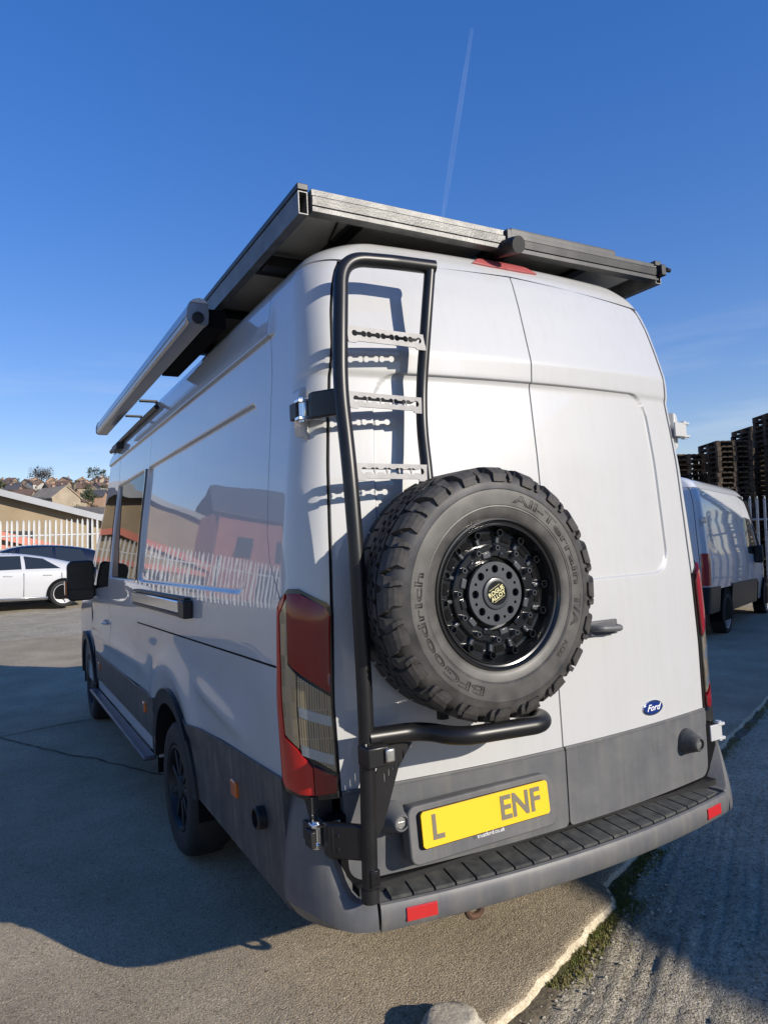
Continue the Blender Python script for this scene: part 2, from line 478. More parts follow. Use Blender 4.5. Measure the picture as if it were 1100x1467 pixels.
def disc_stud(mb, c, r, h, seg=12, hole=None, axis=(0, -1, 0)):
    M = Vector(axis).to_track_quat('Y', 'Z').to_matrix()
    prof = [(0.0001, h), (r * .82, h), (r, h * .8), (r, 0)] if not hole else [(0.0001, h * .45), (hole, h * .45), (hole, h), (r * .9, h), (r, h * .85), (r, 0)]
    m2 = MB(); m2.lathe(prof, seg)
    mb.add([M @ Vector(p) + Vector(c) for p in m2.v], m2.f)

# gentle fall of the yard: level beside the van, rising ahead of it, falling away to the right
def H(x, y):
    x = np.asarray(x, float); y = np.asarray(y, float)
    def sr(t, k): return np.where(t < -k, 0, np.where(t > k, t, (t + k) ** 2 / (4 * k)))
    return -.024 * sr(np.minimum(x, 40) - 2.5, 1.0) + .028 * sr(np.minimum(y, 60) - 6.0, 1.5)
def smooth01(t):
    t = np.clip(t, 0, 1); return t * t * (3 - 2 * t)
# small value-noise for uneven edges
def vnoise(x, y, seed=0):
    x = np.asarray(x, float); y = np.asarray(y, float)
    xi = np.floor(x).astype(int); yi = np.floor(y).astype(int); xf = x - xi; yf = y - yi
    def h(a, b):
        n = (a * 374761393 + b * 668265263 + seed * 1442695041) & 0x7fffffff
        n = ((n ^ (n >> 13)) * 1274126177) & 0x7fffffff
        return ((n ^ (n >> 16)) & 0xffff) / 65535.0
    u = xf * xf * (3 - 2 * xf); v = yf * yf * (3 - 2 * yf)
    return (h(xi, yi) * (1 - u) + h(xi + 1, yi) * u) * (1 - v) + (h(xi, yi + 1) * (1 - u) + h(xi + 1, yi + 1) * u) * v
def fbm(x, y, o=4, seed=0):
    s = 0; a = .5; t = 0
    for i in range(o):
        s = s + a * (vnoise(np.asarray(x) * 2 ** i, np.asarray(y) * 2 ** i, seed + i) - .5); t += a; a *= .55
    return s / t
# ------------------------------------------------------------------ ground
def grid_lines(segs):
    out = [segs[0][0]]
    for a, b, st in segs:
        n = max(1, int(round((b - a) / st)))
        out += [a + (b - a) * (i + 1) / n for i in range(n)]
    return np.array(out)
def sheet(name, X, Y, Z, m, parent=None, ang=60):
    ny, nx = X.shape
    v = np.stack([X, Y, Z], -1).reshape(-1, 3)
    idx = np.arange(nx * ny).reshape(ny, nx)
    f = np.stack([idx[:-1, :-1], idx[:-1, 1:], idx[1:, 1:], idx[1:, :-1]], -1).reshape(-1, 4)
    me = bpy.data.meshes.new(name); me.from_pydata(v.tolist(), [], f.tolist()); me.update()
    return link(name, me, m, parent, ang=ang)
EDGE_Y = np.array([-6, -.9, -.4, -.069, -.022, .092, .195, .275, .42, .50, .62, 1.476, 2.382, 6, 12.6])
EDGE_X = np.array([-16, -2.7, -1.35, -.425, -.254, .027, .273, .50, .60, .80, 1.08, 2.876, 4.872, 12.5, 26])
def edge_x(y):
    y = np.asarray(y, float)
    j = .10 * fbm(y * 9, y * 0 + 3.3, 5, 11) + .05 * fbm(y * 31, y * 0 + 8.1, 3, 21)
    return np.interp(y, EDGE_Y, EDGE_X) + j
def yard_z(x, y):
    n = -.51 * x + .86 * y; l = .86 * x + .51 * y
    w = n + .05 * fbm(l * 1.4, n * 2, 3, 5)
    rib = np.abs(np.sin(w * PI / .062)) ** .5
    near = np.exp(-((x - .8) ** 2 + (y + .1) ** 2) / 6)
    rib2 = (fbm(w * 26, l * 2.2, 3, 9))
    z = (.020 * rib * (.6 + 1.2 * fbm(l * 2, n * 6, 2, 2)) + .022 * rib2 + .009 * fbm(x * 7, y * 7, 4, 31) + .006 * fbm(x * 24, y * 24, 3, 41)) * near
    return z
xs = grid_lines([(-2500, -300, 400), (-300, -60, 40), (-60, -12, 6), (-12, -1.4, .5), (-1.4, 2.6, .016), (2.6, 8, .3), (8, 60, 4), (60, 300, 40), (300, 2500, 400)])
ys = grid_lines([(-2500, -300, 400), (-300, -60, 40), (-60, -6, 5), (-6, -1.4, .4), (-1.4, 1.4, .016), (1.4, 16, .35), (16, 60, 4), (60, 300, 40), (300, 2500, 400)])
GX, GY = np.meshgrid(xs, ys)
GZ = H(GX, GY) - .05 + .046 * smooth01((GY - 11) / 2) + yard_z(GX, GY)
ground = structure(sheet('ground', GX, GY, GZ, 'yard_concrete'))

# the old raised slab the van stands on, with its broken edge
ysl = grid_lines([(-1.6, -.5, .1), (-.5, 1.9, .011), (1.9, 5, .08), (5, 12.6, .4)])
us = np.concatenate([np.linspace(0, .62, 40)[:-1], np.linspace(.62, .955, 190)[:-1], np.linspace(.955, 1, 60)])
UU, YY = np.meshgrid(us, ysl)
XE = edge_x(YY)
XL = -16.0
XX = XL + UU * (np.minimum(XE, 26) - XL)
dE = XE - XX
ZZ = H(XX, YY) + .004 * fbm(XX * 3, YY * 3, 3, 61) + .0035 * fbm(XX * 28, YY * 28, 3, 71) - .010 * np.exp(-dE / .03)
slab = structure(sheet('concrete_slab', XX, YY, ZZ, 'slab_concrete'))
ye = ysl
xe = np.minimum(edge_x(ye), 26)
cols = []
for k, (o_, dz) in enumerate(((0, -.0101), (.007, -.018), (.012, -.034), (.024, -.046), (.040, -.075))):
    jx = .030 * fbm(ye * 26, ye * 0 + k * 1.7, 4, 80) * (k > 0)
    cols.append((xe + o_ + jx, ye - o_ * .9 * (k > 0), H(xe, ye) + dz + .0035 * fbm(xe * 28, ye * 28, 3, 71) * (k == 0)))
EXX = np.stack([c[0] for c in cols], 1); EYY = np.stack([c[1] for c in cols], 1); EZZ = np.stack([c[2] for c in cols], 1)
edge = sheet('broken_edge', EXX, EYY, EZZ, 'broken_edge', slab, ang=30)

# soil and moss in the joint below the edge
yj = np.arange(-.45, 3.0, .02)
wj = .055 + .09 * fbm(yj * 6, yj * 0, 3, 91)
rows = []
for k in range(6):
    t = k / 5
    x = edge_x(yj) + .0 + t * np.maximum(wj, .03) * 1.3 - .01; y = yj - t * np.maximum(wj, .03) * .9
    rows.append((x, y, H(x, y) - .046 + .016 * (1 - t) + .022 * fbm(x * 16, y * 16, 3, 95) - .012 * (t > .95)))
soil = sheet('joint_soil', np.stack([r[0] for r in rows], 1), np.stack([r[1] for r in rows], 1), np.stack([r[2] for r in rows], 1), 'soil')
soil['kind'] = 'stuff'; soil['label'] = 'dark soil filling the joint below the broken slab edge'; soil['category'] = 'soil'
mb = MB()
for i in range(16000):
    y = rng.uniform(-.40, 2.6) if rng.rand() < .35 else rng.uniform(-.15, .62)
    dens = fbm(np.array([y * 7]), np.array([2.2]), 3, 33)[0]
    if dens < -.14: continue
    t = abs(rng.normal(0, .035)) + .004
    x = float(edge_x(y)) + t; yy = y - t * .9
    z = float(H(x, yy)) - .04
    h = rng.uniform(.005, .018); a = rng.uniform(0, 2 * PI); w = rng.uniform(.002, .0045)
    dx, dy = math.cos(a) * w, math.sin(a) * w
    lx, ly = rng.uniform(-.006, .006, 2)
    mb.add([(x - dx, yy - dy, z - .004), (x + dx, yy + dy, z - .004), (x + lx, yy + ly, z + h)], [(0, 1, 2)])
ms = mb.obj('moss', 'moss', smooth=False, fix=False)
ms['kind'] = 'stuff'; ms['label'] = 'green moss growing along the broken concrete edge'; ms['category'] = 'moss'
mb = MB()
for i in range(420):
    y = rng.uniform(-.4, .9); t = abs(rng.normal(0, .09)) + .01
    x = float(edge_x(y)) + t; yy = y - t
    s = rng.uniform(.003, .010) * (1.6 if rng.rand() < .1 else 1)
    z = float(H(x, yy)) - .048 + float(yard_z(np.array(x), np.array(yy))) + s * .3
    v = []
    for (a, b, c) in ((1, 0, 0), (-1, 0, 0), (0, 1, 0), (0, -1, 0), (0, 0, 1), (0, 0, -1)):
        q = s * rng.uniform(.6, 1.2); v.append((x + a * q, yy + b * q, z + c * q * .7))
    mb.add(v, [(0, 2, 4), (2, 1, 4), (1, 3, 4), (3, 0, 4), (2, 0, 5), (1, 2, 5), (3, 1, 5), (0, 3, 5)])
gv = mb.obj('gravel', 'stone_grey', fix=False)
gv['kind'] = 'stuff'; gv['label'] = 'loose small stones scattered along the joint'; gv['category'] = 'gravel'

def rock(name, loc, s, seed, label):
    bm = bmesh.new(); bmesh.ops.create_icosphere(bm, subdivisions=4, radius=1)
    for v in bm.verts:
        p = v.co.copy()
        d = 1 + .35 * float(fbm(p.x * 1.3 + seed, p.y * 1.3 + p.z * 2.1, 3, seed)) + .08 * float(fbm(p.x * 6, p.y * 6 + p.z * 5, 2, seed + 1))
        q = p * d
        q = Vector((max(-.9, min(.9, q.x)), max(-.85, min(.85, q.y)), max(-.7, min(.75, q.z))))
        v.co = Vector((q.x * s[0], q.y * s[1], q.z * s[2]))
    me = bpy.data.meshes.new(name); bm.to_mesh(me); bm.free()
    o = link(name, me, 'stone_grey', ang=40); o.location = loc; o.rotation_euler = (.1, .05, .5)
    return tagit(o, label, 'stone')
rock('stone', (-.555, -.048, .018), (.115, .10, .055), 4, 'grey lump of broken concrete lying at the front edge of the slab')

# cracks in the slab
def crack(pts, w, seed):
    P = []
    for (a, b) in zip(pts[:-1], pts[1:]):
        for t in np.linspace(0, 1, 40)[:-1]: P.append((a[0] + (b[0] - a[0]) * t, a[1] + (b[1] - a[1]) * t))
    P.append(pts[-1]); P = np.array(P)
    s = np.linspace(0, 10, len(P))
    P[:, 0] += .05 * fbm(s * 2, s * 0, 3, seed); P[:, 1] += .10 * fbm(s * 2, s * 0 + 5, 3, seed + 1)
    v = []; f = []
    for i, (x, y) in enumerate(P):
        d = P[min(i + 1, len(P) - 1)] - P[max(i - 1, 0)]; d = d / np.hypot(*d); n = (-d[1], d[0])
        ww = w * (.6 + .8 * rng.rand())
        for sgn in (-1, 1):
            px, py = x + n[0] * ww * sgn, y + n[1] * ww * sgn
            v.append((px, py, float(H(px, py)) + .0055))
        if i: f.append((2 * i - 2, 2 * i - 1, 2 * i + 1, 2 * i))
    return mesh('crack', v, f, 'soil', slab)
crack([(-3.4, 8.4), (-1.79, 5.42), (-.78, 3.37), (.6, .9)], .011, 5)
crack([(-1.79, 5.42), (2.5, 6.6), (6, 7.2)], .008, 15)
crack([(1.2, 2.6), (3.2, 4.2), (6.5, 5.2)], .012, 25)

# tilt of everything that stands on level ground beyond the sloping apron
TILT = Matrix.Rotation(.026, 4, 'Y') @ Matrix.Rotation(.010, 4, 'X')
def level(rz=0.0):
    return (TILT @ Matrix.Rotation(rz, 4, 'Z')).to_euler()

# ------------------------------------------------------------------ palisade fences
def pale_mesh(name, m, hgt=2.4):
    xs_ = [-.034, -.020, -.007, .007, .020, .034]; ys_ = [.012, -.006, .010, .010, -.006, .012]
    v = []; f = []
    lv = [(0, 1.0), (hgt - .13, 1.0), (hgt - .05, .72), (hgt, .12)]
    n = len(xs_)
    for z, k in lv:
        for x, y in zip(xs_, ys_): v.append((x * k, y, z))
        for x, y in zip(xs_, ys_): v.append((x * k, y + .004, z))
    for i in range(len(lv) - 1):
        b = i * 2 * n; t = b + 2 * n
        for k in range(n - 1):
            f.append((b + k, b + k + 1, t + k + 1, t + k)); f.append((b + n + k + 1, b + n + k, t + n + k, t + n + k + 1))
        f.append((b + n, b, t, t + n)); f.append((b + n - 1, b + 2 * n - 1, t + 2 * n - 1, t + n - 1))
    me = bpy.data.meshes.new(name); me.from_pydata(v, [], f); me.materials.append(MATS[m]); return me
def palisade(name, label, a, b, mm, post_m, base, hgt=2.4, pitch=.155, post_every=2.75, lean=True):
    """posts, rails and single pales from a to b (ground points)"""
    A = Vector((a[0], a[1], 0)); B = Vector((b[0], b[1], 0)); L = (B - A).length; d = (B - A) / L
    rz = math.atan2(d.y, d.x)
    t = thing(name, label, 'fence', (a[0], a[1], base(a[0], a[1])), (TILT @ Matrix.Rotation(rz, 4, 'Z')).to_euler())
    pm = pale_mesh('pale', mm, hgt)
    zslope = (base(*b) - base(*a)) / L
    inv = (TILT @ Matrix.Rotation(rz, 4, 'Z')).inverted()
    def loc(s):      # local position of fence station s on the real ground
        w = Vector((A.x + d.x * s - a[0], A.y + d.y * s - a[1], base(A.x + d.x * s, A.y + d.y * s) - base(*a)))
        return inv @ w
    n = int(L / pitch)
    for i in range(n + 1):
        o = bpy.data.objects.new('pale', pm); C.objects.link(o); o.parent = t
        q = loc(i * pitch); o.location = (q.x, q.y - .03, q.z + .04); o.rotation_euler = (0, rng.uniform(-.008, .008), 0)
    for zr in (.42, 2.0):
        p0 = loc(0); p1 = loc(L)
        m_ = MB(); m_.tube([(p0.x, p0.y, p0.z + zr), (p1.x, p1.y, p1.z + zr)], .027, 4)
        m_.obj('rail', mm, t, smooth=False)
    k = 0
    while k * post_every <= L:
        q = loc(k * post_every)
        m_ = MB(); m_.box((q.x, q.y + .06, q.z + 1.15), (.10, .055, 2.45)); m_.box((q.x, q.y + .06, q.z + 1.15), (.05, .10, 2.45))
        m_.obj('post', post_m, t, smooth=False); k += 1
    return t
gz = lambda x, y: float(H(x, y))
palisade('palisade_fence', 'white palisade fence behind the parked cars at left', (-15.5, 24.2), (7.2, 22.3), 'white_fence', 'black_plastic', gz)
palisade('palisade_fence', 'grey galvanised palisade fence in front of the pallet stacks', (15.0, 11.6), (18.6, 4.6), 'galvanised', 'galvanised', gz, pitch=.19, hgt=2.6)

# ------------------------------------------------------------------ pallets
def pallet_mesh(m):
    b = MB(); L, D = 1.2, 1.0
    for k in range(7): b.box((0, -D / 2 + .05 + k * .15, .133), (L, .098, .020))
    for y in (-D / 2 + .05, 0, D / 2 - .05): b.box((0, y, .011), (L, .098, .020))
    for x in (-L / 2 + .07, 0, L / 2 - .07):
        b.box((x, 0, .113), (.12, D, .018))
        for y in (-D / 2 + .06, 0, D / 2 - .06): b.box((x, y, .0625), (.14, .11, .082))
    o = b.obj('pallet', m, smooth=False); me = o.data; bpy.data.objects.remove(o); return me
pmesh = {k: pallet_mesh(k) for k in ('pallet_wood', 'pallet_sunlit')}
pr = np.random.RandomState(3)
_o = 'first second third fourth fifth sixth seventh eighth ninth tenth eleventh twelfth thirteenth fourteenth fifteenth sixteenth seventeenth eighteenth nineteenth twentieth'.split()
ORD = _o + ['twenty-' + w for w in _o[:9]] + ['thirtieth'] + ['thirty-' + w for w in _o[:9]]
def pallet_stack(x, y, rz, n, where, sunlit_tops=0, start=0, z0=0):
    base = gz(x, y) + z0
    for i in range(n):
        m_ = 'pallet_sunlit' if i >= n - sunlit_tops else 'pallet_wood'  # topmost pallets get the wood with sunlight painted in
        o = bpy.data.objects.new('pallet', pmesh[m_]); C.objects.link(o)
        q = TILT @ Vector((pr.uniform(-.02, .02), pr.uniform(-.02, .02), i * .146))
        o.location = (x + q.x, y + q.y, base + q.z)
        o.rotation_euler = (TILT @ Matrix.Rotation(rz + pr.uniform(-.03, .03), 4, 'Z')).to_euler()
        lab = 'topmost wooden pallet of ' + where if i == n - 1 else ORD[n - 1 - i] + ' pallet from the top of ' + where
        tagit(o, lab, 'pallet', 'pallets in ' + where)
rzP = rad(62)
pallet_stack(16.05, 12.15, rzP, 27, 'the lower paler stack beside the van roof', sunlit_tops=4)
pallet_stack(16.55, 11.05, rzP, 29, 'the tall middle stack left of centre')
pallet_stack(18.6, 11.4, rzP, 33, 'the stack standing behind the middle one')
pallet_stack(17.45, 9.9, rzP, 34, 'the tallest stack at the right edge')
pallet_stack(18.2, 8.7, rzP, 34, 'the stack beyond the right frame edge')

# ------------------------------------------------------------------ buildings beyond the left fence
def gable(name, label, cx, y, hw, zr, ze, depth, wall, roof, fascia, oh=.5, ft=.35):
    z0 = gz(cx, y)
    t = thing(name, label, 'building', (cx, y, z0), level())
    m_ = MB(); poly = [(-hw, -.5), (hw, -.5), (hw, ze), (0, zr), (-hw, ze)]
    m_.prism(poly, 0, depth, lambda a, b, d: (a, d, b)); m_.obj('wall', wall, t, smooth=False)
    sl = (zr - ze) / hw
    for s in (-1, 1):
        m_ = MB(); e = hw + oh
        pts = [(0, zr + .02), (s * e, zr - sl * e + .02), (s * e, zr - sl * e + .02 + .12), (0, zr + .14)]
        m_.prism(pts, -oh, depth + oh, lambda a, b, d: (a, d, b)); m_.obj('roof', roof, t, smooth=False)
        m_ = MB(); pts = [(0, zr + .15 - ft), (s * e, zr - sl * e + .15 - ft), (s * e, zr - sl * e + .15), (0, zr + .15)]
        m_.prism(pts, -oh - .06, -oh - .004, lambda a, b, d: (a, d, b)); m_.obj('fascia', fascia, t, smooth=False)
    return t
wh = gable('warehouse', 'tan industrial unit with wide low grey gable roof behind the fence', -7.5, 44.5, 14.5, 6.35, 2.5, 24, 'wall_tan', 'roof_grey', 'roof_grey', .7, .38)
m_ = MB(); m_.box((6, -.06, 1.2), (3.6, .1, 2.6)); m_.obj('shutter', 'dark_frame', wh, smooth=False)
uw = gable('workshop_unit', 'low unit with salmon painted gable trim behind the fence', -5.6, 38.0, 7.0, 3.35, 1.45, 5, 'wall_tan', 'slate', 'salmon', .5, .40)
for x in (-4.8, -2.2, .6, 3.6, 5.6):
    m_ = MB(); m_.box((x, -.05, .70), (1.7, .08, 1.2)); w_ = m_.obj('window', 'dark_glass', uw, smooth=False)
m_ = MB(); m_.box((0, -.1, 1.55), (14, .1, .3)); m_.obj('trim_band', 'salmon', uw, smooth=False)
pk = thing('brick_building', 'pink brick building with dark pitched roof seen mirrored in the van side', 'building', (-14.6, 36.5, gz(-13, 36)), level(.1))
m_ = MB(); m_.prism([(-4, -.5), (4, -.5), (4, 5.6), (-4, 5.6)], 0, 8, lambda a, b, d: (a, d, b)); m_.obj('wall', 'brick_pink', pk, smooth=False)
for s in (-1, 1):
    m_ = MB(); m_.prism([(-4.5, 0), (4.5, 0), (4.2, .12), (-4.2, .12)], 0, 1, lambda a, b, d: (a, 4 + s * (4.5 - d * 4.5), 5.45 + d * 2.3 + b)); m_.obj('roof', 'slate', pk, smooth=False)
for x in (-2.4, 0, 2.4):
    m_ = MB(); m_.box((x, -.03, 3.6), (1.0, .08, 1.2)); m_.obj('window', 'dark_glass', pk, smooth=False)
m_ = MB(); m_.box((0, -.03, 1.2), (2.6, .1, 2.6)); m_.obj('door', 'dark_frame', pk, smooth=False)
cw = thing('clad_building', 'white ribbed metal building with a flat grey roof edge far behind the fence', 'building', (4.0, 68, gz(4, 60)), level())
m_ = MB(); m_.box((9, 6, 1.6), (16.4, 12, 4.2)); m_.obj('wall', 'clad_white', cw, smooth=False)
for k in range(41):
    m_ = MB(); m_.box((.9 + k * .405, -.03, 1.6), (.05, .1, 4.15)); m_.obj('cladding_rib', 'roof_grey', cw, smooth=False)
m_ = MB(); m_.box((8.9, 6, 3.98), (17, 12.6, .55)); m_.obj('roof', 'roof_grey', cw, smooth=False)
m_ = MB(); m_.box((3.5, 9, 4.75), (12, 8, .95)); m_.obj('upper_roof', 'slate', cw, smooth=False)

# workshop standing to the right of the photographer: it throws the shade over the right-hand yard
ws = thing('roadside_workshop', 'clad workshop building standing to the right of the yard', 'building', (5.9, -11.3, gz(5.9, -10)), (0, 0, rad(0)))
m_ = MB(); m_.box((5, 5.75, 2.1), (10, 11.5, 4.5)); m_.obj('wall', 'clad_white', ws, smooth=False)
for k in range(28):
    m_ = MB(); m_.box((-.02, .25 + k * .41, 2.05), (.06, .06, 4.3)); m_.obj('cladding_rib', 'roof_grey', ws, smooth=False)
m_ = MB(); m_.box((5, 5.75, 4.42), (10.2, 11.7, .14)); m_.obj('roof', 'roof_grey', ws, smooth=False)
m_ = MB(); m_.box((-.04, 4.6, 1.7), (.06, 3.4, 3.4)); m_.obj('roller_door', 'dark_frame', ws, smooth=False)

# ------------------------------------------------------------------ hillside
def hill_z(d):
    d = np.asarray(d, float)
    return np.interp(d, [80, 130, 400, 600, 720, 1100, 1600], [0, 2.5, 34.5, 58.5, 62, 50, 20])
az = np.radians(np.linspace(-48, 34, 90)); dd = np.concatenate([np.linspace(80, 720, 60), np.linspace(760, 1600, 14)])
AZ, DD = np.meshgrid(az, dd)
HX = CAM_LOC[0] + DD * np.sin(AZ); HY = CAM_LOC[1] + DD * np.cos(AZ)
def hz_at(a, d): return hill_z(d) + 4.0 * fbm(np.degrees(a) * .35, d / 130., 3, 51) * smooth01((np.asarray(d) - 130) / 100) + .8 - .5 * (np.asarray(d) < 100)
HZ = hz_at(AZ, DD)
hill = structure(sheet('hill', HX, HY, HZ, 'hill_green'))
hr = np.random.RandomState(12)
def house_parts(w, d, h, rh, wall, roof):
    m1 = MB(); m1.prism([(-w / 2, -4), (w / 2, -4), (w / 2, h), (0, h + rh), (-w / 2, h)], -d / 2, d / 2, lambda a, b, e: (a, e, b))
    m2 = MB(); sl = rh / (w / 2); e = w / 2 + .5
    for s in (-1, 1):
        m2.prism([(0, h + rh + .05), (s * e, h + rh - sl * e + .05), (s * e, h + rh - sl * e + .4), (0, h + rh + .4)], -d / 2 - .4, d / 2 + .4, lambda a, b, q: (a, q, b))
    m3 = MB(); m3.box((w * .18, d * .25, h + rh + .3), (.9, .7, 1.8))
    out = []
    for mb_, nm, mm in ((m1, 'wall', wall), (m2, 'roof', roof), (m3, 'chimney', 'house_brick')):
        o = mb_.obj(nm, mm, smooth=False); out.append((nm, o.data)); bpy.data.objects.remove(o)
    return out
protos = [house_parts(6.2, 6.5, 3.8, 2.0, 'render_cream', 'tile_brown'), house_parts(6.6, 6, 3.8, 2.2, 'render_white', 'tile_brown'), house_parts(7, 6.2, 3.6, 2.1, 'house_brick', 'slate'), house_parts(9, 12, 5.0, 3.4, 'render_cream', 'render_cream')]
def house(a_deg, d, kind, rz, label, group='houses on the hillside'):
    a = rad(a_deg)
    t = thing('house', label, 'house', (CAM_LOC[0] + d * math.sin(a), CAM_LOC[1] + d * math.cos(a), float(hz_at(a, d))), (0, 0, rz), group)
    for nm, me in protos[kind]:
        o = bpy.data.objects.new(nm, me); C.objects.link(o); o.parent = t
kinds = ['cream rendered house with brown roof', 'white rendered house with brown roof', 'brick house with slate roof', 'cream house with pale roof']
rows_h = [(215, 4), (265, 7), (320, 11), (375, 15), (430, 19), (485, 23), (540, 25), (590, 26)]
zones = ['on the low slope', 'on the lower slope', 'on the slope', 'midway up the hillside', 'high on the hillside', 'near the hilltop', 'just below the skyline', 'along the skyline']
cnt = {}
for ri, (d, n) in enumerate(rows_h):
    for k in range(n):
        a = -22 + 31 * (k + hr.uniform(.1, .9)) / n
        kd = hr.choice(4, p=[.38, .32, .30, 0])
        if ri < 2 and a > .2 : continue
        cnt[(kd, ri)] = cnt.get((kd, ri), -1) + 1
        house(a, d + hr.uniform(-18, 18), kd, hr.uniform(-.7, .7) + (0 if hr.rand() < .6 else PI / 2), ORD[cnt[(kd, ri)]] + ' ' + kinds[kd] + ' from the left ' + zones[ri])
house(4.15, 232, 3, .5, 'large cream gabled house above the warehouse roof')
house(5.35, 240, 0, -.5, 'cream gabled house right beside the large one')
house(7.0, 262, 2, 1.2, 'dark roofed house with white gable nearest the van')
house(2.9, 258, 0, .3, 'cream house at the left of the large gabled one')

# trees on the hill
def tree_meshes(seed, hgt, rad_, n, m, bare=False):
    rr = np.random.RandomState(seed)
    tb = MB(); tb.tube([(0, 0, -1), (0, 0, hgt * .35), (.1, .05, hgt * .8)], [.22, .16, .05], 6)
    br = []
    for k in range(9 if not bare else 26):
        z0 = hgt * rr.uniform(.25, .7); a = rr.uniform(0, 2 * PI); l = rad_ * rr.uniform(.5, .95)
        p1 = Vector((math.cos(a) * l, math.sin(a) * l, z0 + l * rr.uniform(.4, .9)))
        tb.tube([(0, 0, z0), tuple(p1 * .5 + Vector((0, 0, z0 * .45))), tuple(p1)], [.08, .05, .02], 4, caps=False); br.append(p1)
        if bare:
            for q in range(4):
                e = p1 + Vector((rr.uniform(-1, 1), rr.uniform(-1, 1), rr.uniform(.2, 1.2))) * rad_ * .35
                tb.tube([tuple(p1 * .7 + Vector((0, 0, z0 * .3))), tuple(e)], [.035, .012], 3, caps=False)
    lb = MB()
    cl = [Vector((rr.normal(0, .42) * rad_, rr.normal(0, .42) * rad_, hgt * .62 + rr.normal(0, .17) * hgt)) for _ in range(14)]
    for k in range(n):
        c = cl[rr.randint(len(cl))]
        p = c + Vector(rr.normal(0, 1, 3)) * rad_ * .22
        u = Vector(rr.normal(0, 1, 3)).normalized(); w = u.orthogonal().normalized(); s = rr.uniform(.12, .34) * rad_ * .5
        lb.add([p - u * s, p + w * s * .6, p + u * s, p - w * s * .6], [(0, 1, 2, 3)])
    a = tb.obj('trunk', 'bark', smooth=False); b = lb.obj('crown', m, smooth=False, fix=False)
    r = (a.data, b.data); bpy.data.objects.remove(a); bpy.data.objects.remove(b); return r
tp = [tree_meshes(1, 7.5, 3.2, 420, 'leaf_dark'), tree_meshes(2, 6.0, 2.8, 380, 'leaf_brown'), tree_meshes(3, 9.5, 2.6, 460, 'leaf_dark'), tree_meshes(4, 10.0, 4.2, 130, 'leaf_brown', True)]
tn = ['rounded dark green tree', 'brown leafless shrubby tree', 'tall dark evergreen', 'tall bare winter tree']
def tree(a_deg, d, k, s, label, group='trees on the hillside', z=None):
    a = rad(a_deg)
    t = thing('tree', label, 'tree', (CAM_LOC[0] + d * math.sin(a), CAM_LOC[1] + d * math.cos(a), float(hz_at(a, d)) if z is None else z), (0, 0, hr.uniform(0, 6)), group)
    for nm, me in zip(('trunk', 'crown'), tp[k]):
        o = bpy.data.objects.new(nm, me); C.objects.link(o); o.parent = t; o.scale = (s, s, s)
tcnt = {}
def bump_count(k, r):
    tcnt[(k, r)] = tcnt.get((k, r), -1) + 1; return tcnt[(k, r)]
tzones = ['at the foot of the hill', 'just above the hill foot', 'among the lowest houses', 'among the lower houses', 'above the lower houses', 'halfway up the hill', 'in the upper half of the hill', 'among the highest houses', 'close under the skyline', 'on the skyline itself']
for ri, d in enumerate((185, 205, 240, 290, 345, 400, 455, 510, 565, 612)):
    n = 14 + ri * 4
    for k in range(n):
        a = -22 + 31 * (k + hr.uniform(0, 1)) / n
        kd = hr.choice(4, p=[.32, .4, .16, .12])
        tree(a, d + hr.uniform(-14, 14), kd, hr.uniform(.45, .9) * (1 if ri > 3 else .85), ORD[bump_count(kd, ri)] + ' ' + tn[kd] + ' from the left ' + tzones[ri])
tree(3.0, 606, 3, 1.5, 'leftmost and tallest of the three bare trees standing out on the skyline')
tree(3.35, 608, 3, 1.3, 'middle one of the three bare trees standing out on the skyline')
tree(3.7, 604, 3, 1.35, 'rightmost of the three bare trees standing out on the skyline')
tree(6.2, 246, 0, 1.1, 'dark round tree beside the cream gabled houses')
tree(6.8, 600, 2, 1.5, 'dark evergreen rising at the skyline beside the van mirror')
tree(7.4, 600, 2, 1.3, 'smaller dark evergreen at the skyline right beside the van')
tree(52.6, 62, 3, .62, 'bare twiggy tree top showing behind the pallet stacks', None, z=-1.2)

